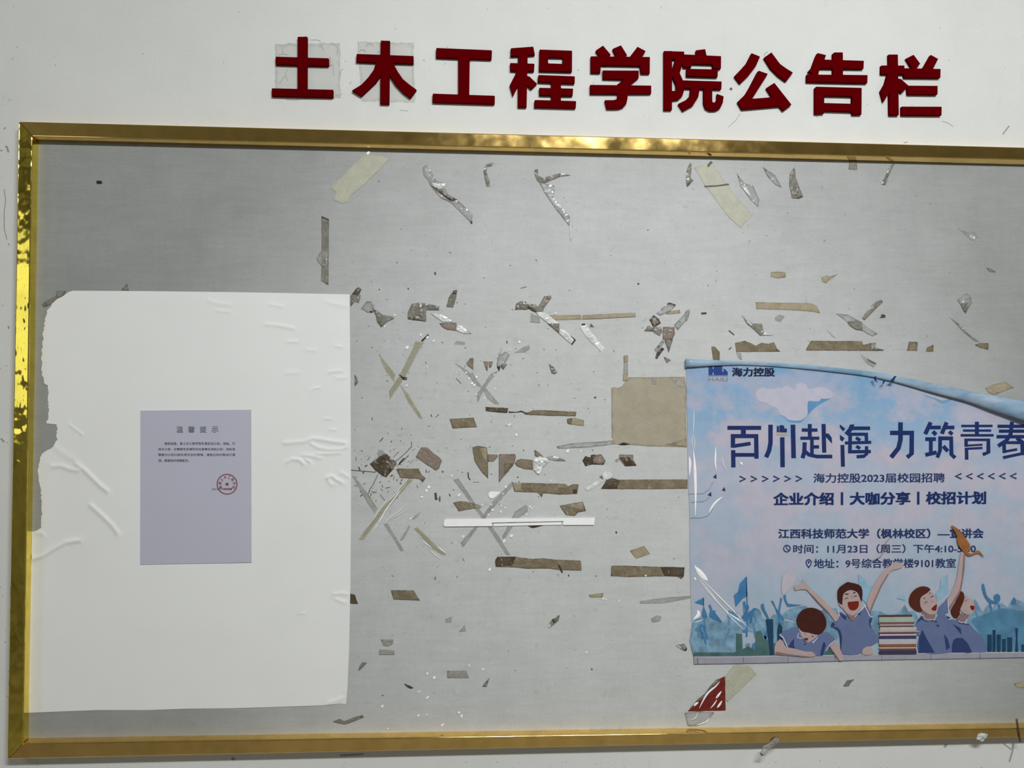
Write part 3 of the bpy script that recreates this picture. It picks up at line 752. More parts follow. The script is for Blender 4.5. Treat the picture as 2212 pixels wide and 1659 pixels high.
def blob_px(x, y, r, rnd):
    return smooth([(x + r * rnd.uniform(0.6, 1.2) * math.cos(t), y + r * rnd.uniform(0.6, 1.1) * math.sin(t)) for t in (2 * math.pi * k / 7 for k in range(7))], 2)
def circ(cx, cy, r, n=20): return [(cx + r * math.cos(2 * math.pi * k / n), cy + r * math.sin(2 * math.pi * k / n)) for k in range(n)]
bm = bmesh.new(); flat_into(bm, circ(1700, 1185, 8.2), d, [circ(1700, 1185, 6.0)]); flat_into(bm, ribbon([(1698.5, 1179.5), (1700, 1186), (1704.5, 1188.5)], 1.9), d)
link('clock_symbol', bm_mesh(bm, 'clock_symbol'), M_NAVY_T, poster)
bm = bmesh.new(); o_ = [(1747, 1228), (1741.5, 1220), (1740, 1214), (1742.5, 1209.3), (1747, 1207.5), (1751.5, 1209.3), (1754, 1214), (1752.5, 1220)]
i_ = [(1747 + (x - 1747) * 0.68, 1215.5 + (y - 1215.5) * 0.68) for x, y in o_]
flat_into(bm, o_, d, [i_]); flat_into(bm, circ(1747, 1214.5, 2.4, 10), d)
link('pin_symbol', bm_mesh(bm, 'pin_symbol'), M_NAVY_T, poster)
prt('small_triangle', [px('Z4 278,695 308,662 314,710')], M_NAVY_T); prt('small_triangle', [px('Z4 365,825 392,792 402,834')], M_NAVY_T); prt('small_triangle', [px('Z4 225,872 258,840 262,885')], M_NAVY_T)
prt('thin_arcs', [S('Z4 35,862 110,862 180,858 240,815 280,740', 4), S('Z4 60,945 180,938 245,895', 4), S('Z4 50,1100 160,1100 225,1080 285,1000', 5)], ink('arc_grey', '#7d8598'))
# cheering crowd far behind
crowd = prt('printed_crowd', [smooth(o, 2) for o in (px('V4 190,610 250,560 300,548 330,560 370,545 420,580 470,600 500,560 560,545 620,560 650,545 700,600 720,520 760,470 800,500 815,560 850,600 850,760 760,690 580,700 580,905 200,905'),
    px('V4 870,640 900,540 940,530 980,570 1100,600 1100,580 1010,560 1000,530 1060,480 1200,450 1300,500 1480,470 1500,640 1480,760 870,800'),
    px('V6 1560,1260 1600,1190 1640,1040 1700,1140 1740,1190 1790,1110 1830,1170 1880,1100 1960,1090 2020,1140 2070,1060 2110,1040 2212,1080 2330,1060 2700,1100 2780,1200 2780,1611 1700,1611'),
    px('V6 440,1180 560,1190 640,1230 760,1200 830,1110 870,1190 930,1180 980,1260 960,1500 500,1500 430,1300'))], ink('crowd_blue', '#6c8ca2', 0.32, 60))
rnd = random.Random(3)
CA, CB, CD = ink('crowd_a', '#88a5b8', 0.15), ink('crowd_b', '#587f9c', 0.2), ink('crowd_d', '#3f6f98', 0.15)
cl_ = [layer() for _ in range(3)]
for k in range(56):                                 # heads and raised arms of the crowd
    left = k % 3 != 0
    x = rnd.uniform(1502, 1690) if left else rnd.uniform(2112, 2300)
    y = rnd.uniform(1322, 1400) if left else rnd.uniform(1330, 1372); q = k % 3 if left else rnd.choice((0, 1, 2)); mt_ = (CA, CB, CD)[q]
    if k % 2: out = blob_px(x, y, rnd.uniform(3.5, 8), rnd)
    else:
        lean = rnd.uniform(-9, 9); hh = rnd.uniform(16, 30)
        out = smooth(ribbon([(x, y), (x + lean * 0.4, y - hh * 0.45), (x + lean, y - hh), (x + lean * 1.1, y - hh - 6)], rnd.uniform(3.5, 5.5)), 2)
    link('crowd_figure', flat_mesh('crowd_figure', [out], cl_[q] + k * 4e-7), mt_, crowd)
prt('deep_blue', [smooth(px('V6 1600,1290 1700,1240 1850,1180 1950,1150 2100,1160 2212,1180 2780,1180 2780,1611 1760,1611 1700,1440'), 2)], ink('crowd_deep', '#4c7693', 0.2, 40), crowd)
prt('raised_arms', [smooth(o, 2) for o in (px('V4 275,545 285,470 300,475 325,555'), px('V4 340,545 350,490 335,450 352,440 370,490 400,495 395,515 460,600 400,585'),
    px('V4 625,560 665,500 660,455 690,440 695,480 660,560'), px('V4 700,600 705,520 740,468 780,490 735,500 725,600'), px('V4 810,435 830,435 838,480 880,570 860,565 805,470'),
    px('V4 895,410 915,410 940,470 1010,560 1000,585 960,560 930,470'), px('V4 1005,370 1025,350 1045,430 1170,440 1060,460 1030,440'),
    px('V6 1720,880 1750,870 1780,1000 1850,1060 1910,1080 1900,1100 1800,1080 1740,980'), px('V6 1860,1010 1900,980 1935,1010 1930,1070 1880,1070'), px('V6 2060,1090 2095,1020 2120,1060 2110,1110'))],
    ink('crowd_dark', '#3d6d95', 0.15), crowd)
prt('flag', [px('V4 670,190 682,365 645,380 612,420 578,462 562,355 600,325 615,250'), S('V4 674,190 684,620', 9), px('V4 208,420 290,378 292,445'), S('V4 290,378 292,520', 7)], ink('flag_blue', '#3d6e9a', 0.12), crowd)
prt('flag', [px('V6 290,750 370,820 400,890 480,915 430,1010 390,1100 330,1040 300,880'), px('V6 1330,755 1330,970 1200,1070 1190,980 1240,910 1250,820'), px('V6 735,1035 780,1010 835,995 835,1060 790,1045')], ink('flag_pale', '#7fa0b5', 0.12), crowd)
prt('sheet_of_paper', [px('V4 1075,118 1118,190 1095,262 1040,320 1000,358 985,290 1000,175')], ink('pale_pink', '#aba6af'), crowd)
prt('green_ground', [px('V4 580,700 635,700 640,838 690,812 752,850 758,680 802,672 830,745 880,762 930,790 1480,800 1480,905 200,905 200,868 560,868 580,860')], ink('green', '#42605f', 0.2, 40), crowd)
prt('skyline', [px('V4 846,570 912,570 916,905 885,905'), px('V4 948,690 952,640 968,598 995,640 998,905 950,905')] +
    [px('V5 %d,%d %d,%d %d,860 %d,860' % (a, t_, b, t_, b, a)) for a, b, t_ in ((1372, 1412, 708), (1418, 1446, 666), (1455, 1492, 708), (1502, 1538, 748), (1549, 1594, 733), (1676, 1740, 798), (1760, 1800, 700), (1830, 1880, 750))] +
    [px('V5 1620,650 1646,650 1642,740 1648,860 1620,860 1628,740')], ink('skyline', '#1e3c56', 0.15), crowd)
# the stone parapet
par = prt('printed_parapet', [px('V4 203,905 640,902 930,895 1480,890 V5 870,872 1303,868 1700,864 O 2317,1407 2317,1417.5 2212,1420 1860,1426 1655,1432 1500,1434.3')], ink('stone', '#8e8d99', 0.08))
prt('joint', [S('V4 235,880 237,970', 9), S('V4 645,905 648,962', 6), S('V4 1046,905 1048,960', 6), S('V4 1466,895 1470,942', 6), S('V5 868,880 870,930', 6), S('V5 1303,872 1305,925', 6), S('V5 425,895 428,940', 5)], ink('joint', '#5f5f6d'), par)
prt('coping', [px('V4 203,905 640,902 930,895 1480,890 V5 870,872 1303,868 1700,864 O 2317,1407 2317,1409 V5 1700,871 1303,876 870,880 V4 1480,898 930,905 640,912 203,914')], ink('coping', '#a5a4ae'), par)
# students
SKIN = ink('skin', '#a3908f', 0.05); SKIN_D = ink('skin_shade', '#7b6668', 0.05); SHIRT = ink('shirt', '#5b678a', 0.06); SHIRT_D = ink('shirt_fold', '#2b3963', 0.06)
HAIR = ink('hair', '#3d1d19', 0.12); HAIR2 = ink('hair_warm', '#4a241a', 0.12); MOUTH = ink('mouth', '#6a2017', 0.08); TRIM = ink('trim', '#c3c4d2', 0.03); FEAT = ink('features', '#3b3038', 0.02)
def student(specs):
    t = link('printed_student', None, None, poster)
    t.location = (0, 0, 0); t.matrix_parent_inverse = Matrix.Translation(poster.location).inverted()
    for name, outs, mat, sm in specs: prt(name, outs, mat, t, sm=sm)
student([('shirt', [px('U6 1340,870 1480,865 1560,920 1680,930 1760,1010 1850,1090 1900,1140 1975,1290 1975,1415 1740,1415 1600,1420 1540,1110')], SHIRT, 2),
  ('neck', [px('U6 1470,790 1540,750 1620,770 1700,765 1640,850 1600,905 1500,885')], SKIN_D, 2), ('face', [px('U6 1580,420 1700,500 1750,530 1790,650 1770,720 1710,770 1620,760 1540,700 1540,600 1580,520'), px('U6 1455,775 1500,760 1525,800 1480,825')], SKIN, 2),
  ('hair', [px('U6 1370,700 1450,560 1510,380 1560,375 1600,420 1600,520 1560,620 1530,700 1525,770 1480,830 1420,820')], HAIR2, 2), ('mouth', [px('U6 1705,620 1775,625 1775,680 1745,700 1715,670')], MOUTH, 2),
  ('features', [S('U6 1600,485 1620,478', 8), S('U6 1620,550 1632,532 1650,520', 9)], FEAT, 0), ('collar', [S('U6 1500,880 1560,910 1610,905 1660,850', 10)], TRIM, 0), ('shirt_fold', [px('U6 1480,880 1520,910 1680,935 1690,950 1520,925'), px('U6 1520,990 1545,1010 1555,1110 1440,1030 1350,905')], SHIRT_D, 0)])
student([('shirt', [px('U6 780,920 870,800 920,860 960,880 1090,870 1140,770 1170,640 1260,560 1325,475 1335,600 1325,740 1260,750 1350,870 1500,1050 1580,1170 1480,1170 1400,1240 1390,1420 830,1420 840,1150 780,1100')], SHIRT, 2),
  ('neck', [px('U6 885,700 960,755 1100,750 1090,860 1000,852 910,838')], SKIN_D, 2), ('arm', [px('V6 1335,1035 1400,900 1440,760 1478,500 1530,520 1522,700 1500,850 1478,950 1345,1180 1335,1110')], SKIN, 2),
  ('arm_shade', [px('V6 1512,520 1530,520 1522,700 1500,850 1478,950 1345,1180 1340,1140 1462,945 1490,800')], SKIN_D, 0),
  ('face', [px('U6 885,440 1010,360 1080,420 1130,520 1148,600 1140,720 1070,768 980,755 900,700 850,620 850,500')], SKIN, 2),
  ('hair', [px('U6 660,520 690,420 760,340 860,292 960,295 1020,330 1022,352 960,410 880,460 850,520 855,620 885,720 800,715 720,660 675,600')], HAIR2, 2),
  ('mouth', [px('U6 1130,592 1132,660 1110,708 1060,696 1044,668')], MOUTH, 2), ('features', [S('U6 905,502 922,488 940,492', 12), S('U6 928,582 948,555 975,550', 12), S('U6 1008,412 1022,398', 18), S('U6 1036,480 1055,458 1080,455', 14), S('U6 1050,540 1062,558 1070,545', 6), px('U6 1100,880 1130,878 1135,905 1110,908|'.replace('|', '')), px('U6 1130,945 1160,940 1180,970 1145,982')], FEAT, 0),
  ('collar', [S('U6 860,780 905,785 930,850 1010,852 1090,862 1130,800 1140,770', 10), S('U6 1325,500 1330,640 1340,740', 10)], TRIM, 0),
  ('shirt_fold', [px('U6 780,918 868,795 925,868 1000,885 1095,872 1090,885 960,895 880,850 820,895'), px('U6 830,1180 890,1030 930,1120 1000,1250 1100,1420 830,1420'), px('U6 1395,1415 1395,1300 1420,1210 1480,1170 1580,1175 1660,1260 1740,1415'), px('U6 1250,740 1300,790 1375,825 1330,835'), px('U6 1260,1110 1320,1180 1360,1330 1300,1380')], SHIRT_D, 0)])
student([('shirt', [px('U5 1280,720 1410,790 1520,900 1580,790 1640,740 1730,620 1790,700 1850,810 1810,870 1850,1010 1960,1170 1975,1215 1830,1300 1700,1350 1620,1450 1360,1455 1310,1400 1320,1150 1290,1060 1180,980 1240,900')], SHIRT, 2),
  ('arm', [px('U5 520,280 640,245 665,180 690,185 760,290 900,420 1050,560 1180,690 1265,780 1280,830 1230,890 1190,860 1100,740 950,600 780,400 720,345 600,345 540,360')], SKIN, 2),
  ('arm', [px('V6 390,1090 430,960 560,740 680,640 720,612 810,635 790,680 690,710 640,760 560,900 480,1080 435,1195 405,1150')], SKIN, 2),
  ('arm_shade', [px('V6 650,745 640,760 560,900 480,1080 435,1195 420,1180 465,1070 545,890 620,760'), px('U5 780,400 950,600 1100,740 1190,860 1180,830 1080,700 950,570 830,440')], SKIN_D, 0),
  ('neck', [px('U5 1400,720 1500,785 1590,750 1570,820 1520,890 1460,830')], SKIN_D, 2), ('face', [px('U5 1340,600 1345,480 1380,400 1460,350 1540,360 1600,400 1650,520 1670,600 1640,680 1560,765 1500,785 1420,745 1360,680'), px('U5 1280,570 1330,600 1345,660 1300,625')], SKIN, 2),
  ('hair', [px('U5 1258,400 1280,320 1350,260 1430,215 1480,225 1560,240 1660,290 1685,420 1665,565 1640,480 1600,400 1530,360 1460,355 1390,385 1350,440 1335,600 1270,550')], HAIR, 2),
  ('mouth', [px('U5 1430,568 1480,552 1600,540 1622,560 1612,640 1565,692 1500,700 1450,662')], MOUTH, 2),
  ('features', [px('U5 1378,435 1395,410 1450,412 1445,432'), px('U5 1520,415 1535,385 1570,390 1560,405'), S('U5 1385,510 1412,485 1440,495', 12), S('U5 1535,465 1562,455 1590,455', 14), S('U5 1500,450 1505,480 1495,498', 4)], FEAT, 0),
  ('trim', [S('U5 1720,610 1760,690 1805,790 1855,812', 14), S('U5 1275,710 1285,800', 16), S('U5 1580,770 1560,815', 12), S('U5 1620,745 1720,630', 12)], TRIM, 0),
  ('shirt_fold', [px('U5 1295,740 1410,800 1400,870 1340,820'), px('U5 1190,890 1215,940 1185,980 1150,980 1150,940'), px('U5 1180,980 1260,990 1310,1050 1335,1150 1320,1400 1300,1150 1270,1040'), px('U5 1800,850 1850,820 1835,900 1815,930 1840,1020 1800,940'), px('U5 1600,780 1660,700 1650,775')], SHIRT_D, 0),
  ('hand', [px('U5 1680,1450 1700,1350 1820,1310 1865,1445')], SKIN, 2)])
student([('shirt', [px('U5 265,1110 420,1020 570,980 620,1080 680,1200 740,1245 860,1200 940,1110 1060,1060 1150,1120 1220,1210 1120,1310 1060,1390 1010,1465 880,1465 700,1400 500,1360 400,1320 360,1220')], SHIRT, 2),
  ('face', [px('U5 595,1000 650,1040 760,1060 880,1080 950,1080 870,1180 790,1235 740,1242 690,1200 640,1130')], SKIN, 2),
  ('hair', [px('U5 557,870 590,770 650,700 740,660 840,655 940,690 1010,750 1060,850 1068,950 1030,1040 960,1105 880,1112 760,1080 650,1060 590,980')], HAIR, 2),
  ('mouth', [px('U5 690,1170 755,1180 740,1215 700,1205')], MOUTH, 2), ('features', [S('U5 690,1095 712,1100 715,1115', 7), S('U5 812,1145 830,1135 850,1150', 12), S('U5 745,1175 762,1162', 6), px('U5 688,1265 715,1262 712,1292 690,1292')], FEAT, 0),
  ('trim', [S('U5 265,1110 330,1160 400,1320', 16), S('U5 1218,1212 1130,1280 1060,1390', 12), S('U5 598,1080 572,1158 658,1182', 10), px('U5 820,1240 845,1260 935,1150 920,1150 850,1228')], TRIM, 0),
  ('shirt_fold', [px('U5 410,1330 470,1230 520,1180 510,1290 540,1370'), px('U5 660,1180 740,1248 700,1235'), px('U5 830,1240 960,1130 940,1150 860,1215'), px('U5 1010,1250 1040,1240 1055,1300 1010,1465 960,1465')], SHIRT_D, 0),
  ('arm', [px('U5 270,1190 330,1240 380,1320 520,1350 700,1400 790,1400 830,1410 885,1465 820,1490 700,1495 400,1460 220,1455 190,1440 185,1310')], SKIN, 2),
  ('arm', [px('U5 1120,1320 1220,1240 1290,1330 1350,1480 1350,1550 1290,1555 1230,1470')], SKIN, 2), ('arm_shade', [px('U5 200,1400 400,1440 700,1480 800,1488 700,1497 400,1470 210,1455'), px('U5 1120,1320 1135,1315 1240,1470 1290,1555 1225,1480')], SKIN_D, 0)])
# pile of books, jacket of a thrown tube, branch
bk = [(778, 812, 'b1', '#4e3734', 140, 715), (815, 902, 'b2', '#93a096', 150, 745), (902, 940, 'b3', '#6b4f48', 145, 750), (940, 962, 'b4', '#a89d9c', 165, 745), (962, 985, 'b5', '#4f3536', 155, 740),
      (985, 1052, 'b6', '#a6a2a2', 165, 790), (1052, 1075, 'b7', '#a08e88', 150, 835), (1075, 1105, 'b8', '#553c3e', 145, 760), (1105, 1132, 'b9', '#b5b0ba', 160, 780), (1132, 1190, 'b10', '#3b3955', 150, 785),
      (1190, 1278, 'b11', '#a3a3a9', 150, 785), (1278, 1332, 'b12', '#79523d', 160, 780), (1332, 1352, 'b13', '#b9a18f', 150, 785), (1352, 1388, 'b14', '#5b4344', 165, 780), (1388, 1450, 'b15', '#343450', 150, 790)]
books = link('printed_book_pile', None, None, poster); books.matrix_parent_inverse = Matrix.Translation(poster.location).inverted()
d = layer()
for y0, y1, nm, h, x0, x1 in bk: prt('book', [px('U6 %d,%d %d,%d %d,%d %d,%d' % (x0, y0, x1, y0 - 6, x1, y1 - 4, x0, y1))], ink(nm, h, 0.08), books, d=d)
prt('orange_scroll', [smooth(px('V6 1368,185 1420,210 1480,260 1530,330 1580,400 1592,470 1560,490 1600,518 1660,480 1705,490 1752,562 1690,512 1640,525 1580,545 1540,520 1490,470 1440,390 1435,310 1390,230'), 2)], ink('orange', '#8a5a34', 0.2, 60))
prt('twig', [S('V6 660,328 600,400 582,500 545,555 425,610', 7)], ink('twig', '#75696a'))
# glints of the clear film over the poster, built as white raised creases
film = link('film_glints', None, None, poster); film.matrix_parent_inverse = Matrix.Translation(poster.location).inverted()
def ridge(name, s, w, hgt, mat, parent, d0, taper=0.15, **k):
    """a raised glint: curved ribbon standing hgt above the sheet"""
    pl = smooth(px(s), 3, False); w *= scale_of(s); n = len(pl); bm = bmesh.new(); rows_ = []
    for i, p in enumerate(pl):
        a = Vector(pl[max(i - 1, 0)]); b = Vector(pl[min(i + 1, n - 1)]); t = (b - a).normalized(); nn = Vector((-t.y, t.x))
        q = taper + (1 - taper) * math.sin(math.pi * i / (n - 1)); hw = w / 2 * q
        rows_.append([bm.verts.new(P(*(Vector(p) + nn * hw * u), d0 + hgt * q * (1 - u * u))) for u in (-1, -0.5, 0, 0.5, 1)])
    for r0, r1 in zip(rows_, rows_[1:]):
        for i in range(4):
            f = bm.faces.new((r0[i], r0[i + 1], r1[i + 1], r1[i])); f.smooth = True
    me = finish(bm, name); return link(name, me, mat, parent, **k)
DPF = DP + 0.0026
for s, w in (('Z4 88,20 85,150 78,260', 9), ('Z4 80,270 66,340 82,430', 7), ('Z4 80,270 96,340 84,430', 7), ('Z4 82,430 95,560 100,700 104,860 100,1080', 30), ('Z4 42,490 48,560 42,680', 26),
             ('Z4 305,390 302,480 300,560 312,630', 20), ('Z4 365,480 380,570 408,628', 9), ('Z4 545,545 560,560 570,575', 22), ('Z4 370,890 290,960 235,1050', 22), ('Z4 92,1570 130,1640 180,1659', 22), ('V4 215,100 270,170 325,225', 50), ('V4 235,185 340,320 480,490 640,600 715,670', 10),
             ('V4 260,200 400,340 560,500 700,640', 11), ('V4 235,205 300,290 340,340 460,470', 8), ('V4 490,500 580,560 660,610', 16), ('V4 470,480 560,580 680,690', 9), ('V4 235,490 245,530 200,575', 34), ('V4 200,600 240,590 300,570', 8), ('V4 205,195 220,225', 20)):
    ridge('film_glint', s, w, 0.0012, M_CREASE_GLINT, film, DPF - 0.002)

# ---------------------------------------------------------------- scraps of tape on the board
def crumple(amp):
    def h(q, e): return random.random() * amp * min(1, 0.25 + e / 4)
    return h
NSCRAP = [0]
def scrap_mesh(s, amp, step=4.5, d0=None, sm=False, rough_edge=0.35):
    pl = px(s) if isinstance(s, str) else s
    return skin_sheet('tape_scrap', resample(pl, 6, rough_edge), d0 or DB + 0.0003, crumple(amp), step=step, ring=1.8)
def scrap(s, mat, label, amp=0.0003, name='tape_strip', cat='tape', d0=None, extra=(), group=None, step=4.5):
    """extra: (outline, material, amp, part name) pieces of the same scrap"""
    NSCRAP[0] += 1; group = group or 'old tape scraps stuck to the notice board'
    if not extra:
        return link(name, scrap_mesh(s, amp, step, d0), mat, label=label, cat=cat, group=group)
    c = px(s)[0]; e = empty(name, P(c[0], c[1], DB), label, cat, group)
    link('tape_piece', scrap_mesh(s, amp, step, d0), mat, e)
    for it in extra:
        link(it[3] if len(it) > 3 else 'tape_piece', scrap_mesh(it[0], it[2], step, (d0 or DB + 0.0003) + 0.0007), it[1], e)
    return e
# --- top band
scrap('A 478,112 678,150 560,275 430,395 355,455 350,500 290,515 222,485 238,425 200,385 330,255', T_MASK, 'wide pale masking tape strip slanting under the top rail, left one of two', 0.0002, step=7)
scrap('B 590,140 680,112 740,205 760,228 800,290 880,370 820,438 760,385 690,290 645,232', T_MASK, 'wide creased pale masking tape strip with a dark tip, right one of two', 0.0002, step=7,
      extra=[('B 640,230 700,228 760,220 762,226 700,234 645,236', T_DARK, 0.0004, 'crease'), ('B 655,130 672,108 682,115 662,140', T_DARK, 0.0004, 'dark_tip')])
scrap('A 128,615 186,640 184,880 182,1165 124,1130 128,880', T_GREY, 'long upright grey-brown tape strip with a clear flap, above the white sheet corner', 0.0004,
      extra=[('A 122,890 178,905 175,1000 150,1024 105,985 88,955', T_CLEAR, 0.0016, 'clear_flap'), ('A 128,615 186,640 186,650 128,628', T_DARK, 0.0003, 'dark_end')])
scrap('A 932,230 960,205 1000,260 1045,335 1115,355 1110,395 1135,440 1215,490 1330,600 1325,672 1240,590 1160,510 1075,470 1000,380 975,330 940,290', T_CLEAR, 'twisted clear tape strip with dark folded middle, below the top rail left of centre', 0.0016,
      extra=[('A 995,370 1075,400 1130,440 1215,488 1160,496 1100,455 1040,410', T_DARK, 0.0012, 'dark_fold'), ('A 1000,348 1115,355 1108,395 1060,398 1020,380', T_WHITE, 0.0012, 'bright_fold'), ('A 1310,655 1330,655 1328,675 1315,672', T_BLACK, 0.0003, 'dark_end')])
scrap('A 1490,185 1506,195 1485,215 1450,222 1440,262 1465,330 1470,378 1440,378 1418,270 1420,230 1440,205', T_GREY, 'small hooked grey tape curl hanging below the top rail, mid board', 0.0018)
scrap('A 1822,262 1852,262 1850,292 1890,312 1965,290 2030,272 2112,290 2030,300 1970,325 1900,355 1850,340 1830,300', T_GREY, 'branching clear tape with black tip and long slanting tail near board centre top', 0.0018,
      extra=[('A 1862,345 1900,356 1985,370 1975,470 2105,620 2100,690 1980,540 1900,420', T_CLEAR, 0.001, 'clear_tail'), ('A 1820,262 1830,242 1850,238 1852,262', T_BLACK, 0.001, 'black_tip'), ('A 2104,690 2118,690 2122,800 2108,808', T_WHITE, 0.0008, 'white_end')])
scrap('B 572,115 580,130 573,190 587,205 555,235 550,195 555,150', T_GREY, 'thin curved brown-grey tape curl just left of the right masking tape', 0.002, extra=[('B 555,215 585,203 580,212 557,236', T_DARK, 0.001, 'dark_end')])
scrap('B 800,170 840,220 880,228 912,300 905,335 860,290 820,230', T_CLEAR, 'clear crumpled tape scrap right of the right masking tape', 0.0016, extra=[('B 815,228 850,238 862,262 870,285 845,262', T_WHITE, 0.0012, 'bright_fold')])
scrap('B 928,138 990,180 1022,240 990,225 950,182', T_CLEAR, 'slim clear tape sliver slanting under the top rail, left of a curled grey one', 0.0012)
scrap('B 1085,135 1090,190 1108,240 1127,285 1100,294 1072,292 1058,220 1062,170', T_GREY, 'leaf-shaped curled grey tape with black foot, right part of top band', 0.0022, extra=[('B 1098,275 1125,283 1110,292 1098,292', T_DARK, 0.001, 'dark_end')])
scrap('B 1355,106 1390,108 1392,150 1350,150', T_GREY, 'short square grey tape stub right under the top rail', 0.0008)
scrap('B 1555,122 1577,122 1547,182 1530,228 1510,222 1532,180', T_GREY, 'narrow slanting tape curl, rightmost under the top rail', 0.0016)
# --- band at right
scrap('E 560,85 600,80 655,85 657,118 600,125 560,115', T_TAN, 'small oval tan tape scrap, upper right area of board', 0.0002)
scrap('E 890,120 920,105 945,112 998,96 950,130 920,157 895,145', T_TAN, 'small tan tape scrap with pointed tail, right of the oval one', 0.0004)
scrap('E 460,280 820,288 860,305 882,352 800,338 640,330 465,325', T_TAN, 'long horizontal tan tape strip with slanted right end, above the poster', 0.0003)
scrap('E 375,365 440,420 500,420 512,465 572,497 490,500 455,465 400,420', T_GREY, 'folded clear tape with bright edge below left end of long tan strip', 0.0016,
      extra=[('E 370,368 380,368 440,428 428,430', T_WHITE, 0.0008, 'bright_edge'), ('E 500,465 520,470 570,497 510,492', T_WHITE, 0.0008, 'bright_edge')])
scrap('E 585,380 620,360 652,375 622,410 590,400', T_FAINT, 'faint pale tape patch under the long tan strip', 0.0006)
scrap('E 1280,265 1292,280 1230,340 1172,398 1155,385 1200,320 1240,280', T_GREY, 'crumpled grey tape wisp right of the long tan strip', 0.002)
scrap('E 985,355 1060,360 1145,408 1060,410', T_CLEAR, 'slanting clear tape with folded grey middle, above the longest brown strip', 0.001,
      extra=[('E 1060,412 1150,408 1157,465 1110,457 1075,432', T_GREY, 0.0014, 'grey_fold'), ('E 1152,410 1185,440 1257,485 1225,502 1157,465', T_CLEAR, 0.001)])
scrap('E 1282,360 1305,362 1308,380 1270,385', T_DARK, 'tiny dark tape crumb beside the crumpled grey wisp', 0.001, name='tape_scrap')
scrap('E 325,548 390,532 430,548 460,565 500,545 545,552 580,542 600,585 622,603 335,605', T_BROWN, 'ragged-topped brown tape strip right above the poster logo corner', 0.0003, extra=[('E 335,605 365,610 372,657 348,640', T_FAINT, 0.0008, 'hanging_shred')])
scrap('E 820,532 1155,535 1162,560 1222,545 1212,590 1300,590 1290,598 788,595', T_BROWN, 'longest brown tape strip above the poster, with torn right end', 0.0003,
      extra=[('E 1212,548 1245,545 1240,575 1290,590 1225,590 1208,570', T_CLEAR, 0.0014, 'clear_end')])
scrap('E 1462,538 1518,540 1515,598 1448,596', T_BROWN, 'near-square brown tape piece above the poster, larger of a pair', 0.0002)
scrap('E 1622,558 1620,602 1572,602 1580,575', T_BROWN, 'tiny brown tape piece with rounded top, beside the near-square one', 0.0002)
scrap('E 1890,560 1930,546 1981,548 1980,590 1930,580', T_BROWN, 'small pointed brown tape piece at the far right above the poster', 0.0003)
scrap('E 172,572 190,568 226,605 226,658 182,656', T_BROWN, 'small upright brown tape tab behind poster top-left edge', 0.0003)
scrap('E 1778,265 1840,220 1862,235 1872,285 1830,355 1805,310', T_CLEAR, 'crumpled clear tape knot at the upper far right of board', 0.0024, extra=[('E 1800,290 1850,285 1835,350 1815,330', T_GREY, 0.0014)])
scrap('E 1735,385 1800,430 1842,480 1922,540 1890,535 1820,478', T_CLEAR, 'long thin clear tape ending at the small pointed brown piece', 0.001)
scrap('E 1962,842 2010,818 2090,798 2147,838 2080,862 2020,885 1982,872', T_TAN, 'curled tan tape scrap just above the rolled edge of the poster', 0.0008)
scrap('E 1145,620 1200,650 1252,680 1230,707 1190,682 1160,650', T_FAINT, 'faint patterned tape residue below the longest brown strip', 0.0008, extra=[('E 1190,650 1235,672 1250,680 1240,684 1200,665', T_GREY, 0.0008)])
scrap('E 1965,55 2000,62 2030,85 1990,82', T_GREY, 'tiny grey tape wisp at the upper right of board', 0.0008, name='tape_scrap')
scrap('B 1890,440 1935,455 1980,452 1986,505 1952,498 1925,470', T_FAINT, 'pale crinkled tape residue high at the far right', 0.0012, extra=[('B 1942,470 1975,478 1970,495 1950,490', T_WHITE, 0.001)])
scrap('E 0,345 22,325 30,345 15,400 0,408', T_CLEAR, 'small clear tape loop left of the folded clear tape', 0.0014, name='tape_scrap')
scrap('E 925,460 985,515 960,505', T_FAINT, 'faint sliver of tape left of the slanting clear tape', 0.0006, name='tape_scrap')
# --- centre upper
scrap('C 92,165 130,110 160,92 188,115 165,170 180,175 160,252 125,235 80,287 78,180', T_GREY, 'crumpled brown tape at the white sheet top right corner', 0.0018, extra=[('C 95,160 150,98 186,118 150,185 105,185', T_DARK, 0.0008, 'dark_fold')])
scrap('C 182,308 240,235 285,235 322,322 300,345 250,347', T_CLEAR, 'bow-tie shaped grey tape scrap near the white sheet top right corner', 0.0016,
      extra=[('C 300,315 340,325 400,370 490,385 515,402 440,440 385,492 345,440 332,375', T_GREY, 0.0018), ('C 358,430 385,435 382,458 362,455', T_BLACK, 0.0006, 'dark_spot'), ('C 272,330 298,332 296,348 275,345', T_BLACK, 0.0006, 'dark_spot')])
scrap('C 648,408 652,340 690,258 750,250 800,252 962,282 960,326 832,322 832,436 740,425', T_GREY, 'large crumpled grey tape scrap shaped like a flag', 0.0022,
      extra=[('C 650,408 690,378 725,405 800,425 700,420', T_DARK, 0.001, 'dark_fold'), ('C 905,285 940,285 935,305 905,305', T_WHITE, 0.0006, 'bright_spot'), ('C 790,270 820,280 810,320 790,300', T_DARK, 0.001, 'dark_fold')])
scrap('C 1105,125 1141,122 1132,200 1100,297 1033,290 1055,200', T_GREY, 'upright grey-brown tape piece right of the flag-shaped scrap', 0.0006, extra=[('C 1105,125 1141,122 1132,165 1095,160', T_DARK, 0.0006, 'dark_end')])
scrap('C 962,452 1130,448 1130,528 1040,518 990,490', T_PINK, 'brown tape fold between two sparkling clear films, slanting', 0.0008,
      extra=[('C 880,355 980,362 1050,400 1105,442 1000,440 940,400', T_WHITE, 0.0014, 'crinkled_film'), ('C 1134,450 1200,490 1288,556 1200,552 1132,524', T_WHITE, 0.0014, 'crinkled_film')])
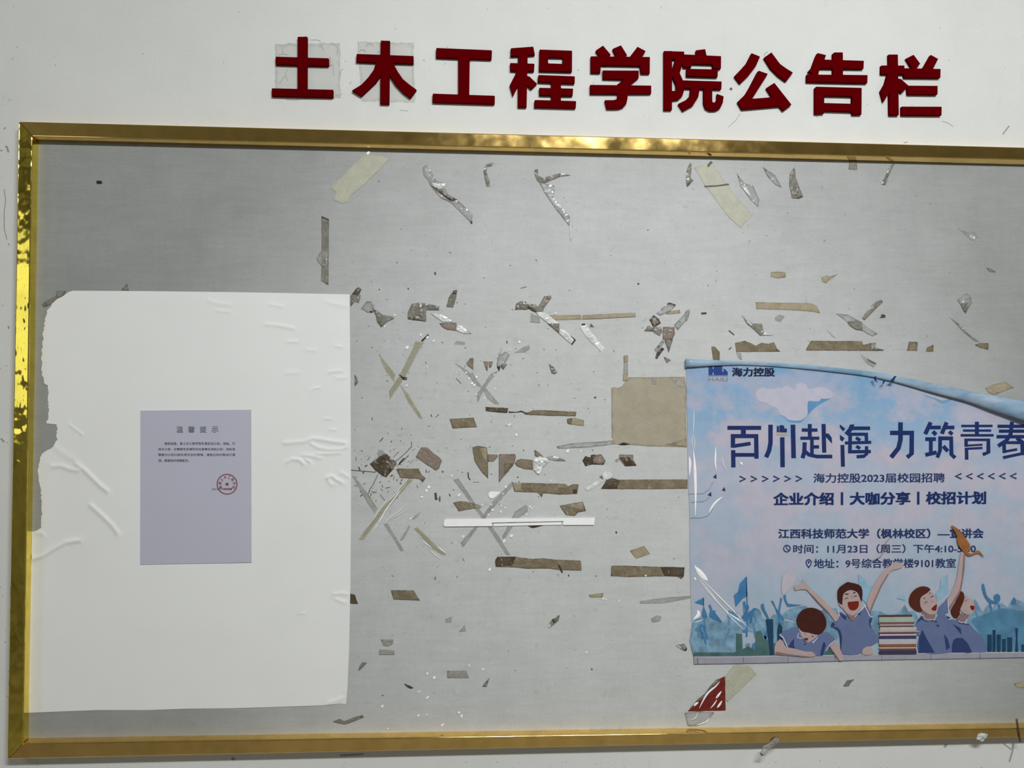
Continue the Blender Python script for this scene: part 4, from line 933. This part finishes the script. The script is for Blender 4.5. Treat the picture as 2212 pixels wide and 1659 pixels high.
e = empty('tape_cross', P(858, 820, DB), 'faded olive tape cross below the flag-shaped scrap', 'tape')
for s in ('C 365,758 440,850 525,960 515,1035 430,930 385,830', 'C 725,632 812,640 720,800 640,960 470,1215 462,1130 560,980 690,720', 'C 570,1060 650,1150 800,1402 765,1398 650,1230'):
    link('tape_piece', scrap_mesh(s, 0.0002), T_OLIVE, e)
link('dark_tip', scrap_mesh('C 780,625 850,560 860,570 800,632', 0.0006, d0=DB + 0.001), T_DARK, e)
link('folded_flap', scrap_mesh('C 558,958 600,985 642,990 640,1017 600,1012', 0.0012, d0=DB + 0.001), T_DARK, e)
scrap('C 1108,662 1130,628 1220,640 1215,667', T_FAINT, 'faint small tape mark right above the twin brown triangles', 0.0002)
scrap('C 1232,850 1275,798 1303,800 1300,917 1240,870', T_PINK, 'small brown torn tape piece left of the twin triangles', 0.0006, extra=[('C 1265,800 1300,803 1295,835 1270,830', T_CLEAR, 0.001)])
scrap('C 1402,832 1445,832 1445,925 1430,922', T_PINK, 'small brown pointed tape triangle, left of twin pair', 0.0003)
scrap('C 1452,835 1496,832 1480,890 1458,897', T_PINK, 'small brown rounded tape triangle, right of twin pair', 0.0003)
scrap('C 1580,695 1590,700 1565,770 1620,735 1665,765 1620,850 1575,880 1538,900 1535,850', T_CLEAR, 'sparkling crumpled clear tape beside the twin brown triangles', 0.0026,
      extra=[('C 1660,760 1600,850 1570,868 1620,800', T_WHITE, 0.0012, 'bright_edge'), ('C 1575,695 1588,697 1562,765 1552,762', T_WHITE, 0.0012, 'bright_edge'), ('C 1537,888 1570,878 1560,932', T_BLACK, 0.0008, 'dark_fold'), ('C 1570,880 1640,855 1600,915', T_GREY, 0.001)])
e = empty('tape_cross', P(1040, 830, DB), 'grey translucent tape cross above the dark brown strip end', 'tape')
for s in ('C 1120,850 1200,890 1300,960 1390,1090 1330,1070 1240,960', 'C 1390,1080 1470,960 1560,915 1450,1050 1380,1170 1345,1245 1335,1160', 'C 1392,1098 1430,1100 1560,1256 1520,1260 1440,1200'):
    link('tape_piece', scrap_mesh(s, 0.0008), T_FAINT, e)
scrap('C 1425,1285 1650,1297 1640,1346 1500,1336 1425,1326', T_DARK, 'long dark brown tape strip torn in its middle, upper of the central strips', 0.0004,
      extra=[('C 1650,1328 1720,1335 1780,1322 1830,1345 1840,1355 1780,1335 1660,1343', T_DARK, 0.0008, 'torn_neck'), ('D 240,1355 330,1320 420,1318 762,1335 755,1376 500,1372 290,1362', T_BROWN, 0.0004)])
scrap('D 668,1405 740,1392 836,1420 838,1476 740,1466 672,1450', T_TAN, 'small tan and brown tape piece hanging under the long torn strip right end', 0.0008, extra=[('D 670,1408 720,1398 712,1462 674,1450', T_BROWN, 0.0004)])
scrap('C 1066,1405 1305,1392 1338,1486 1095,1500', T_BROWN, 'four-sided brown tape piece left below the long torn strip', 0.0006)
scrap('C 118,960 145,1000 156,1040 122,1082', T_GREY, 'small grey sliver next to the white sheet right edge', 0.001, name='tape_scrap')
scrap('D 150,318 160,260 205,232 265,240 262,262 300,262 390,272 440,185 505,176 512,200 440,300 430,335 360,335 310,300 265,318', T_GREY, 'branching crumpled grey tape at the left end of the thin tan strip', 0.0024,
      extra=[('D 395,270 445,185 505,178 510,200 450,285', T_PINK, 0.0006), ('D 262,290 330,262 345,300 370,350 320,330', T_DARK, 0.001, 'dark_fold'), ('D 310,350 400,390 400,450 305,440', T_FAINT, 0.0008)])
scrap('D 440,374 800,368 815,415 500,425', T_TAN, 'thin long tan tape strip split by white gaps, centre of board', 0.0002, extra=[('D 822,372 1348,348 1350,388 824,415', T_TAN, 0.0002)])
scrap('D 358,345 450,345 590,455 600,480 757,620 720,667 590,555 480,455 380,375', T_WHITE, 'white shiny tape slanting from the left end of the thin tan strip', 0.001, d0=DB + 0.0012,
      extra=[('D 478,455 590,455 590,552', T_GREY, 0.0006), ('D 700,570 757,620 720,667 712,655 738,622', T_DARK, 0.0008, 'dark_edge')])
scrap('D 808,460 850,458 905,530 945,580 1047,700 1012,737 900,640 798,500', T_WHITE, 'crinkled whitish tape with black top, right of the white shiny one', 0.0012, extra=[('D 812,458 850,456 848,474 815,476', T_BLACK, 0.0005, 'black_tip')])
scrap('D 893,490 905,453 940,492', T_PINK, 'tiny brown triangle just right of the crinkled whitish tape', 0.0003, name='tape_scrap')
e = empty('tape_tangle', P(1435, 710, DB), 'tangled clear and brown tape knot with several arms, above the poster left corner', 'tape')
for s, mt_, a in (('D 1560,350 1660,262 1700,250 1752,270 1700,330 1600,372', T_CLEAR, 0.001), ('D 1490,415 1530,370 1582,410 1602,452 1530,494', T_DARK, 0.0012), ('D 1510,420 1535,385 1570,420 1585,450 1535,470', T_PINK, 0.001), ('D 1438,530 1470,480 1600,490 1622,540 1590,577 1520,530', T_GREY, 0.0014),
               ('D 1625,490 1737,488 1742,560 1718,612 1622,612', T_PINK, 0.001), ('D 1640,505 1725,500 1725,570 1640,578', T_TAN, 0.0006), ('D 1735,470 1810,390 1885,310 1892,340 1875,400 1770,522', T_CLEAR, 0.001), ('D 1640,615 1722,615 1682,742', T_GREY, 0.0014), ('D 1540,712 1620,620 1640,640 1560,742', T_CLEAR, 0.0012)):
    link('tape_piece', scrap_mesh(s, a, d0=DB + random.uniform(0.0003, 0.0018)), mt_, e)
link('dark_tip', scrap_mesh('D 1660,262 1685,246 1752,268 1740,282 1700,262', 0.0005, d0=DB + 0.002), T_BLACK, e)
scrap('D 1546,800 1560,750 1612,693 1637,710 1600,755 1565,808', T_DARK, 'dark brown tape curl just below the tangled knot', 0.0012)
scrap('D 1653,342 1790,318 1797,355 1660,367', T_TAN, 'faint tan smear of tape inside the tangled knot top', 0.0002, name='tape_scrap', d0=DB + 0.0001)
scrap('D 1630,785 1702,820 1660,852', T_GREY, 'tiny grey torn tape bit close above the poster corner', 0.001, name='tape_scrap')
scrap('D 1230,775 1274,770 1274,1025 1225,1027 1232,850', T_FAINT, 'upright pale tape strip standing on the beige cardboard patch', 0.0003, extra=[('D 1232,775 1272,772 1272,830 1234,840', T_TAN, 0.0003), ('D 1228,960 1272,950 1272,1025 1226,1027', T_TAN, 0.0003)])
scrap('D 488,855 530,885 572,940 545,962 510,950', T_GREY, 'small grey four-sided tape bit above the long torn strip right half', 0.001, name='tape_scrap')
scrap('D 150,747 215,700 290,665 302,705 250,742', T_FAINT, 'faint crinkled tape residue beside the sparkling crumpled tape', 0.001)
# beige patch
scrap('D 1108,1100 1140,1088 1175,1097 1215,1082 1250,1030 1285,990 1560,990 1840,985 1856,1110 O 1482,900 1484,966 G 1500,205 1300,190 1112,185', tape('beige_card', '#9b9483', '#938b79', 0.25, 0.7, mscale=25),
      'big beige cardboard patch tucked behind the poster left edge', 0.0003, name='cardboard_patch', cat='cardboard', d0=DB + 0.0001, step=9,
      extra=[('G 1650,185 1780,150 1855,130 1860,212', T_TAN, 0.0006, 'torn_corner'), ('D 1510,1000 1560,1000 1560,1060 1515,1060', T_FAINT, 0.0005, 'scuff'), ('G 1180,185 1230,165 1300,183 1230,192', T_BLACK, 0.0005, 'dark_smear'), ('D 1700,1000 1790,1020 1845,1090 1780,1080', T_FAINT, 0.0006, 'scuff')])
# --- centre lower
scrap('F 305,425 420,340 490,313 560,380 602,395 570,480 487,577 420,540 350,480', T_DARK, 'star-shaped very dark brown stuck tape remnant by the white sheet', 0.0022, extra=[('F 500,400 590,400 575,480 500,520', T_PINK, 0.0016), ('F 390,300 440,265 480,312 400,350', T_FAINT, 0.0008)])
scrap('F 600,485 640,478 852,478 880,540 932,585 900,632 860,595 800,590 650,584', T_BROWN, 'brown tape piece with torn right tail, right of the dark star-shaped remnant', 0.0008)
scrap('F 818,350 850,290 880,240 945,240 1010,300 1092,360 1112,390 1080,480 1045,500 950,440', T_PINK, 'rosy grey slanted tape rectangle above the brown one with torn tail', 0.0008)
scrap('F 185,1270 330,1050 480,880 740,590 792,600 620,790 440,1000 230,1277', T_OLIVE, 'long shiny olive clear tape slanting down-left with painted glints on its creases', 0.0006)
lt = bpy.data.objects[-1] if False else [o for o in bpy.data.objects if o.get('label', '').startswith('long shiny olive')][0]
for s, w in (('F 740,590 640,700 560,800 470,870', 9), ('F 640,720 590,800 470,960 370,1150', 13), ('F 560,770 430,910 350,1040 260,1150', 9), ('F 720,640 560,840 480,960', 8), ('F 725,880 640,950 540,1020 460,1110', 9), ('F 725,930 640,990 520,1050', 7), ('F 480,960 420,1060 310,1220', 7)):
    ridge('crease', s, w, 0.0010, M_CREASE_GLINT, lt, DB + 0.0012)  # white ridges paint the glints along this tape
scrap('F 798,1150 840,1135 1060,1350 1162,1440 1120,1445 1000,1370 900,1260', T_OLIVE, 'short olive tape with painted white glints, slanting down-right', 0.0006)
lt = [o for o in bpy.data.objects if o.get('label', '').startswith('short olive')][0]
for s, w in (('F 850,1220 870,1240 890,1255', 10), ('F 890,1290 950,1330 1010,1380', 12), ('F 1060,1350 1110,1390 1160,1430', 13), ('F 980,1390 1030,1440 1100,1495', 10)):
    ridge('crease', s, w, 0.0010, M_CREASE_GLINT, lt, DB + 0.0008)  # glints painted as white ridges here too
e = empty('tape_cross', P(860, 1120, DB), 'faint grey tape bands crossing beneath the long olive tape', 'tape')
for s in ('F 108,560 130,560 300,780 392,930 360,980 270,850', 'F 460,1100 500,1090 600,1250 688,1400 650,1402 560,1250', 'F 870,960 850,1010 800,1050 770,1040', 'F 640,1290 740,1110 760,1130 680,1270'):
    link('tape_piece', scrap_mesh(s, 0.0002), T_FAINT, e)
scrap('F 1453,240 1515,222 1617,240 1630,400 1630,590 1560,520 1480,400', T_BROWN, 'kite-shaped brown tape piece pointing down, left of the rosy triangle', 0.0006, extra=[('F 1520,245 1615,240 1622,440', T_TAN, 0.0004)])
scrap('F 1625,318 1732,322 1740,345 1690,400 1628,402', T_PINK, 'small brown tape tongue between the kite piece and the rosy triangle', 0.0004)
scrap('F 1750,318 1930,315 1943,345 1920,430 1840,530 1750,634', T_PINK, 'rosy brown tape triangle pointing down with an inner crease', 0.0006, extra=[('F 1810,420 1915,420 1830,520 1812,530', T_BROWN, 0.0003)])
scrap('G 148,372 170,340 210,328 322,340 328,437 240,430 165,400', T_BROWN, 'brown rounded tape piece joined to a silvery crumpled tip', 0.0006,
      extra=[('G 330,330 400,300 480,325 482,360 420,430 388,490 332,440', T_WHITE, 0.003, 'silvery_crumple'), ('G 343,238 380,260 447,315 410,320 350,297', T_PINK, 0.001), ('G 440,320 520,298 640,335 655,350 540,345', T_CLEAR, 0.0016)])
scrap('F 1238,860 1270,850 1340,842 1460,865 1540,890 1557,915 1420,935 1300,957', T_BROWN, 'leaf-shaped brown tape piece above left end of white foam strip', 0.0008, extra=[('F 1480,895 1545,890 1555,915 1490,915', T_FAINT, 0.001)])
scrap('G 820,345 850,298 875,310 905,312 905,290 930,285 1010,285 1052,350 1030,387 920,384 850,402', T_DARK, 'dark brown torn tape piece, left of a similar one', 0.0012, extra=[('G 920,300 1008,290 1045,350 1020,380 930,375', T_PINK, 0.0006)])
scrap('G 1188,285 1327,288 1325,330 1362,396 1245,402 1185,330', T_PINK, 'dark brown torn tape piece nearest the poster, with pale top', 0.0012, extra=[('G 1190,315 1290,312 1355,395 1248,400 1225,355', T_DARK, 0.0006), ('G 1145,345 1165,325 1185,335 1170,362', T_CLEAR, 0.001)])
scrap('G 563,205 700,175 1100,150 1118,165 1115,187 860,215 580,227', T_CLEAR, 'thin clear tape strip pointing at the beige patch bottom corner', 0.0005, extra=[('G 1085,140 1118,122 1125,132 1100,150', T_WHITE, 0.0005, 'bright_tip')])
scrap('G 1040,450 1100,450 1132,500 1050,540 960,600 880,650 838,620 940,560 1000,512', T_WHITE, 'white crinkled tape slanting down-left at the left end of a long brown strip', 0.0014, extra=[('G 990,508 1025,485 1025,535', T_GREY, 0.0006)])
scrap('G 1003,628 1060,540 1120,518 1180,535 1500,534 1868,533 1868,625 1500,630', T_BROWN, 'long brown tape strip running under the poster left edge', 0.0005, extra=[('G 1060,540 1120,520 1200,550 1170,600 1170,626 1015,624', T_DARK, 0.0008)])
scrap('G 120,565 420,572 650,577 680,602 720,582 782,582 770,677 600,684 430,670 415,712 380,665 145,655', T_BROWN, 'long brown tape strip with notched right end, above the white foam strip', 0.0008,
      extra=[('G 125,566 220,568 210,650 150,652', T_TAN, 0.0008), ('G 725,632 765,632 762,672 725,670', T_DARK, 0.0004)])
scrap('G 595,795 700,775 825,755 857,847 780,860 745,897 660,890 630,850', T_BROWN, 'wavy brown tape flap above right part of the white foam strip', 0.001, extra=[('G 605,795 822,760 840,835 760,825 690,805', T_TAN, 0.0008)])
foam = empty('foam_tape', P(1120, 1136, DB), 'long bright white foam tape strip, horizontal, low centre of board', 'tape')
bm = bmesh.new(); slab_into(bm, px('O 958,1133 960,1124 964,1121.5 1100,1120 1285,1118.8 1283,1134 1216,1134 1217,1125.5 1062,1129 1063,1136.5 960,1137.5'), DB + 0.0003, DB + 0.0028)
link('strip', finish(bm, 'strip'), M_FOAM, foam)
bm = bmesh.new(); slab_into(bm, px('O 1066,1131.5 1212,1128 1213,1133.5 1066,1136.5'), DB + 0.0003, DB + 0.002)
link('peeled_liner', finish(bm, 'peeled_liner'), M_FOAM, foam)
link('dark_tear', scrap_mesh('O 1140,1136 1178,1134 1165,1137.5 1150,1141', 0.0006), T_DARK, foam)
e = empty('tape_cross', P(1045, 1130, DB), 'large faint grey tape cross passing under the white foam strip', 'tape')
for s in ('F 1240,600 1300,590 1460,830 1660,1100 1882,1450 1830,1442 1640,1150 1500,950', 'F 1320,1310 1500,1110 1680,850 1900,620 1932,650 1720,880 1520,1130 1350,1362'):
    link('tape_piece', scrap_mesh(s, 0.0002), T_FAINT, e)
scrap('F 1930,960 2050,880 2074,900 2074,960 1960,1040 1800,1290 1790,1240', T_FAINT, 'faint clear tape band with glints right of the large grey cross', 0.0012)
scrap('G 1293,1243 1435,1195 1494,1275 1355,1322', T_TAN, 'tan four-sided tape piece alone right of the white foam strip', 0.0003)
scrap('F 1735,1465 1940,1463 G 190,1310 330,1325 420,1318 550,1332 805,1342 812,1440 600,1436 480,1420 290,1422 120,1408 F 1715,1580 1708,1520', T_BROWN, 'long brown tape strip with ragged top, lower left of two bottom strips', 0.0008,
      extra=[('F 1712,1500 1735,1468 1935,1468 1900,1560 1720,1575', T_DARK, 0.0004), ('G 570,1370 600,1395 628,1465 612,1460', T_DARK, 0.0004, 'shred')])
scrap('G 1110,1395 1145,1390 1560,1402 1840,1408 1830,1500 1805,1526 1770,1502 1650,1496 1290,1505 1103,1495', T_BROWN, 'long brown tape strip ending just left of the poster, lower right strip', 0.0006, extra=[('G 1600,1405 1838,1410 1828,1498 1640,1492', T_DARK, 0.0003)])
scrap('H 372,102 400,108 416,156 372,152', T_DARK, 'brown tape stub sticking out from the white sheet lower right edge', 0.0005)
scrap('H 588,84 705,85 738,138 600,132', T_BROWN, 'brown four-sided tape piece alone in the lower board, right of the stub', 0.0006)
scrap('H 535,340 600,340 598,365 575,375 548,372', T_SPECK, 'grey mottled tape patch, upper of two below the lone brown piece', 0.001)
scrap('H 528,392 570,395 607,400 605,420 526,420', T_SPECK, 'grey mottled tape patch, lower of two below the lone brown piece', 0.001)
scrap('H 440,458 463,462 445,482 418,504 425,478', T_GREY, 'small arrow-like grey tape bit by the white sheet lower corner', 0.001, name='tape_scrap')
scrap('H 880,503 980,503 992,540 880,540', T_SPECK, 'flat grey crinkled tape rectangle low in the board centre', 0.0012)
scrap('H 655,568 690,582 706,592 690,596 668,585', T_DARK, 'thin dark curved tape sliver low in the board left of centre', 0.0008, name='tape_scrap')
scrap('H 1100,538 1090,570 1085,587 1062,585 1080,560', T_GREY, 'small grey wedge right of the flat crinkled rectangle', 0.0008, name='tape_scrap')
scrap('H 1615,108 1690,98 1688,122 1622,122', T_TAN, 'small pale tan tape piece left of the poster at student height', 0.0003)
scrap('H 1880,140 2010,122 2145,113 2142,126 2000,152 1882,154', T_FAINT, 'pale grey tape strip touching the poster left edge, lower area', 0.0004)
scrap('H 1466,212 1458,242 1435,262 1412,282 1405,275 1420,240', T_GREY, 'small dark and white tape knot in lower board middle', 0.0016, name='tape_scrap', extra=[('H 1425,235 1445,232 1440,252 1430,252', T_BLACK, 0.0004), ('H 1408,262 1420,262 1415,280 1406,276', T_WHITE, 0.0004)])
scrap('H 1938,232 1965,215 1992,218 1985,245 1945,252', T_FAINT, 'faint crinkled tape dab left of the poster crowd', 0.0012, name='tape_scrap')
scrap('H 2070,370 2110,362 2127,385 2110,399 2092,388', T_GREY, 'little curled-up tape edge right beside the poster lower left side', 0.0025, name='tape_scrap', extra=[('H 2068,368 2092,375 2098,388 2080,380', T_WHITE, 0.001), ('H 2112,395 2126,384 2124,396 2112,400', T_BLACK, 0.001)])
scrap('H 870,232 905,222 902,252 872,252', T_FAINT, 'faint square tape dab in the lower board left of centre', 0.0008, name='tape_scrap')
scrap('H 940,300 970,263 978,298', T_FAINT, 'faint triangular tape dab beside the faint square dab', 0.0008, name='tape_scrap')
scrap('H 285,768 320,752 345,765 380,750 440,733 447,745 405,762 350,782', T_GREY, 'crumbling grey tape trail above the bottom rail, left', 0.0012)
# --- lower right, red corner
scrap('V4 148,1396 195,1340 240,1290 300,1240 350,1170 400,1115 480,1083 487,1388', M_RED_SCRAP, 'torn red paper corner under shiny tape, below the poster left corner', 0.0010, name='paper_scrap', cat='paper scrap',
      extra=[('V4 485,1085 560,985 600,975 690,985 765,1060 640,1180 505,1310 485,1290', T_MASK, 0.0003, 'masking_tape'), ('V4 120,1412 230,1396 385,1405 340,1470 230,1527 150,1527', T_CLEAR, 0.0014, 'clear_tape'),
             ('V4 150,1394 240,1285 300,1240 330,1200 400,1115 440,1110 300,1260 200,1350', T_GREY, 0.0012, 'folded_film')])
lt = [o for o in bpy.data.objects if o.get('label', '').startswith('torn red paper')][0]
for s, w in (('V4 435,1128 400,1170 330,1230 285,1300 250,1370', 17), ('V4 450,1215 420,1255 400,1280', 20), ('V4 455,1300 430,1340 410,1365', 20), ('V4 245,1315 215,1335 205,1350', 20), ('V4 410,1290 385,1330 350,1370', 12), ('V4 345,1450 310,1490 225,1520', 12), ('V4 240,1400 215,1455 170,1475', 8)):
    ridge('crease', s, w, 0.0010, M_CREASE_GLINT, lt, DB + 0.0026)  # shine of the covering tape, painted as white folds
scrap('V4 1540,1172 1575,1120 1642,1108 1605,1145 1590,1172', T_GREY, 'small twisted grey tape bit under the poster', 0.0012, name='tape_scrap')
scrap('V5 1608,1150 1680,1130 1760,1135 1750,1192 1640,1182', T_TAN, 'pale tan tape bit at the far right under the poster', 0.0006, name='tape_scrap')
scrap('I 300,1385 330,1360 375,1335 402,1320 440,1288 470,1290 455,1322 350,1392 310,1407', T_GREY, 'bent grey tape at the torn top left corner of the white sheet', 0.0008, extra=[('I 400,1288 468,1288 450,1322 412,1335', T_CLEAR, 0.001)])
scrap('I 868,1283 910,1236 924,1285', T_GREY, 'small grey tape triangle peeking above the white sheet', 0.0004, name='tape_scrap')
bm = bmesh.new(); slab_into(bm, px('I 690,502 700,498 726,500 727,514 700,516 692,512'), DB + 0.0003, DB + 0.003)
link('staple', finish(bm, 'staple'), T_BLACK, label='tiny black staple alone in the upper left of the board', cat='staple')
# on the frame and the wall below it
scrap('Y3 915,205 930,165 962,148 985,120 1012,125 998,152 960,178 935,212', T_CLEAR, 'clear tape curl hanging from the bottom rail below the poster', 0.003, d0=DF + 0.001, extra=[('Y3 912,195 935,205 922,212', T_BLACK, 0.001, 'dark_tip'), ('Y3 968,135 988,120 1000,135 990,152', T_GREY, 0.001)])
scrap('Y3 1978,130 1985,105 2000,98 2035,105 2028,122 2008,142', T_WHITE, 'small white lump of old tape stuck on the bottom rail, far right', 0.004, d0=DF + 0.0006, name='tape_scrap')
scrap('Y3 2170,30 2180,28 2198,142 2188,142', T_DARK, 'thin dark tape sliver crossing the bottom rail at the right margin', 0.0006, d0=DF + 0.0006, name='tape_scrap', step=3)

# ---------------------------------------------------------------- grime, and glints painted as white flecks: too many to count
def blob(x, y, r, n=6, el=1.0, a=0.0):
    out = []
    for k in range(n):
        t = 2 * math.pi * k / n; q = r * random.uniform(0.55, 1.2); u, v_ = q * math.cos(t) * el, q * math.sin(t) / el
        out.append((x + u * math.cos(a) - v_ * math.sin(a), y + u * math.sin(a) + v_ * math.cos(a)))
    return out
def stuff(name, outs, mat, d, parent):
    bm = bmesh.new()
    for o in outs: flat_into(bm, o, d)
    return link(name, bm_mesh(bm, name), mat, parent, kind='stuff')
outs = []
for _ in range(230):
    x, y = random.gauss(1010, 230), random.gauss(860, 190)
    if 765 < x < 1475 and 380 < y < 1540: outs.append(blob(x, y, random.uniform(0.7, 2.2), 5, random.uniform(1, 1.8), random.uniform(0, 3.1)))
for _ in range(110):
    x, y = random.gauss(850, 55), random.gauss(1010, 38)
    if x > 762: outs.append(blob(x, y, random.uniform(0.8, 2.8), 5, random.uniform(1, 2.2), random.uniform(0, 3.1)))
for _ in range(70):
    x, y = random.uniform(1490, 2205), random.uniform(400, 760); outs.append(blob(x, y, random.uniform(0.6, 1.8), 5, random.uniform(1, 2), random.uniform(0, 3.1)))
stuff('grime_specks', outs, M_GRIME, DB + 0.00015, board)
outs = [S(s, w) for s, w in (('F 0,500 100,497 200,505 320,515 360,520', 9), ('F 600,395 660,345 720,290 775,230 770,175', 7), ('F 620,440 680,390 740,330', 9), ('F 570,350 630,290', 6), ('F 345,650 370,600 395,545', 7), ('F 285,770 310,700 350,650', 7),
     ('F 330,740 380,745', 9), ('F 290,790 320,820', 6), ('F 200,790 220,770', 12), ('F 440,660 450,690', 7), ('F 480,700 535,685', 6), ('F 410,180 455,130', 5), ('F 1405,520 1410,580 1430,605', 14), ('F 1460,630 1530,628', 5), ('F 570,610 580,560', 5), ('F 420,770 470,830', 6),
     ('F 1040,750 1048,830', 26), ('F 1090,790 1088,850', 14), ('F 1195,760 1205,790', 12), ('F 750,430 800,380', 4), ('F 640,640 660,650', 14), ('F 640,435 640,415 690,360', 14), ('F 180,460 195,500', 14), ('C 650,100 658,120', 10), ('C 360,115 370,120', 14), ('C 1130,1000 1180,1055', 6), ('C 1635,625 1637,655', 10), ('C 380,1625 405,1590', 6),
     ('C 880,1360 885,1385', 10), ('A 1030,1060 1035,1085', 12), ('D 205,105 265,90', 6), ('D 1040,700 1100,700', 0.1), ('D 945,1185 950,1200', 22), ('D 1818,1300 1815,1318', 18), ('H 1455,0 1450,5', 3), ('G 1155,1050 1160,1072', 16), ('G 680,1480 690,1500', 12), ('H 818,15 818,30', 5), ('H 545,628 545,634', 7), ('H 1630,490 1632,500', 6), ('B 312,712 320,714', 10), ('E 105,355 140,352', 14), ('E 285,465 320,495', 8), ('E 285,590 302,575', 7))]
stuff('grime_strokes', outs, M_GRIME2, DB + 0.00018, board)
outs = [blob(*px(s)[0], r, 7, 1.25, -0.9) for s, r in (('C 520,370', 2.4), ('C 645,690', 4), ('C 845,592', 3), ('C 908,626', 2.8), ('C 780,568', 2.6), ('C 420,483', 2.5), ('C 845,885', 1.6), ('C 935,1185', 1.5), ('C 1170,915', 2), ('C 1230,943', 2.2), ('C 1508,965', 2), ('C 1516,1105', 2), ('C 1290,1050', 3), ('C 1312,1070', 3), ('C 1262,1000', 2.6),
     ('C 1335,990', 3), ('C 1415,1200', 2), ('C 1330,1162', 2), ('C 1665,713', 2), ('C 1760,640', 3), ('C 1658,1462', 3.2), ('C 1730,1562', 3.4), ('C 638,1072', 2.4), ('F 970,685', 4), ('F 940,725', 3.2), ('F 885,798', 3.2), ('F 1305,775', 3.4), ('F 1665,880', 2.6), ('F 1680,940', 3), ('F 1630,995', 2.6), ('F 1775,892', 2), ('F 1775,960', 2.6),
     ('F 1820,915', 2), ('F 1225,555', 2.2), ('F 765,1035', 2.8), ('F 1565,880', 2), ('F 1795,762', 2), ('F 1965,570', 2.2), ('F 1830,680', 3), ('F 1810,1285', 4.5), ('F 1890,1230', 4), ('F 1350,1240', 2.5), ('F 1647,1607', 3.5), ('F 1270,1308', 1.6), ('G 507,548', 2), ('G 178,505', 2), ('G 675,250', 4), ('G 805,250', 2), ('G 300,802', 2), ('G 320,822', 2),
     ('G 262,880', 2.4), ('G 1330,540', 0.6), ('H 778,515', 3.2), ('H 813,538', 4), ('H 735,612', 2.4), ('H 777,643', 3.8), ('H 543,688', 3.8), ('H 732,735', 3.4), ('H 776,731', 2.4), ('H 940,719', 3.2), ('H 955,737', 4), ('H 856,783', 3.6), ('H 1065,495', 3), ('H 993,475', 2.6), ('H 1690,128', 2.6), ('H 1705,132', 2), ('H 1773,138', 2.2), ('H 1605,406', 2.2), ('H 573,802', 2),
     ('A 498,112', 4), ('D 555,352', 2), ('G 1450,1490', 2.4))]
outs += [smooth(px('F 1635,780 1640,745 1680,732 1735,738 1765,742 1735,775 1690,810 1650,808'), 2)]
stuff('painted_glints', outs, M_GLINT, DB + 0.0014, board)  # tape glints painted as small white shapes
# wall marks
outs = []
for _ in range(70): outs.append(blob(random.uniform(0, 2212), random.choice((random.uniform(0, 255), random.uniform(1645, 1659))), random.uniform(0.5, 1.6), 5, 1.6, random.uniform(0, 3)))
for _ in range(25): outs.append(blob(random.uniform(0, 26), random.uniform(200, 1600), random.uniform(0.6, 1.8), 5, 1.8, random.uniform(0, 3)))
outs += [S(s, w) for s, w in (('R0 255,360 250,290 290,225 350,212 410,240', 6), ('R0 640,165 730,165 780,190', 6), ('R0 900,225 970,235 1005,290 1000,360', 6), ('R0 750,270 775,245 800,270 812,310', 6), ('R0 205,775 260,690 300,650 300,600 330,570', 7),
     ('R0 300,660 325,725', 6), ('R0 900,400 905,450 895,520', 14), ('R0 945,480 945,600 955,650', 6), ('R0 1080,555 1045,600 1050,640 1015,710', 8), ('R0 1110,470 1120,445', 7), ('R0 1172,765 1192,738', 8), ('R0 975,925 1060,908 1065,895', 7),
     ('R0 1388,255 1420,225 1460,222 1500,250', 10), ('R0 1300,330 1325,300 1370,305 1385,335', 10), ('R0 2030,530 2030,650 2050,720 2048,800', 7), ('R0 190,370 260,358 330,370', 6), ('R0 1550,350 1570,325', 7), ('R0 305,980 420,985 600,965', 7), ('R0 1850,1125 1970,1135', 5),
     ('R2 2140,1040 2090,1130 1980,1230', 6), ('R3 510,200 520,160 560,138', 8), ('R3 1215,1000 1240,1035', 6), ('R4 1925,1085 2010,1110 2080,1160', 6), ('R1 1142,295 1160,255 1180,290', 16), ('R1 600,335 610,345', 14), ('R1 2075,452 2090,450', 14), ('R2 250,400 310,415', 14), ('R2 240,540 250,440', 8),
     ('R0 890,520 925,515', 24), ('R0 2175,443 2195,445', 12), ('I 28,130 40,115', 8), ('I 30,560 40,640 30,720 30,840 50,920', 6), ('I 62,950 66,958', 10), ('I 60,1540 64,1560', 10), ('I 0,283 18,282', 9), ('I 40,250 52,262 60,295', 14), ('J 5,820 30,845', 12), ('Y3 1820,158 1832,165', 18), ('Y3 2160,150 2155,190 2140,240', 8), ('Y3 2110,150 2150,180', 6), ('K 320,1659 325,1600', 0.1),
     ('R1 255,375 268,355', 7), ('B 1620,20 1640,15', 4), ('O 500,1637 507,1641', 6), ('O 735,1632 785,1629', 4), ('O 2166,290 2180,272', 3))]
stuff('grime_marks', outs, plain('wall_grime', '#8f8d86', 0.9, 0.2, 300), 0.0003, wall_back)
bm = bmesh.new(); flat_into(bm, circ(1579, 192, 3.2, 12), 0.0004); link('nail_hole', bm_mesh(bm, 'nail_hole'), T_BLACK, wall_back)
# smudged squares where old film was peeled from the wall, around the first two characters
M_SCUFF = tape('wall_scuff', '#bdbdb8', '#c6c6c1', 0.1, 0.4, 0.3)
for s in ('O 594,95 735,92 736,212 594,210', 'O 772,90 894,92 896,222 780,218'):
    link('film_scuff', skin_sheet('film_scuff', resample(px(s), 9, 1.6), 0.00012, crumple(0.0002), step=9), M_SCUFF, wall_back)
SC.cycles.use_denoising = True
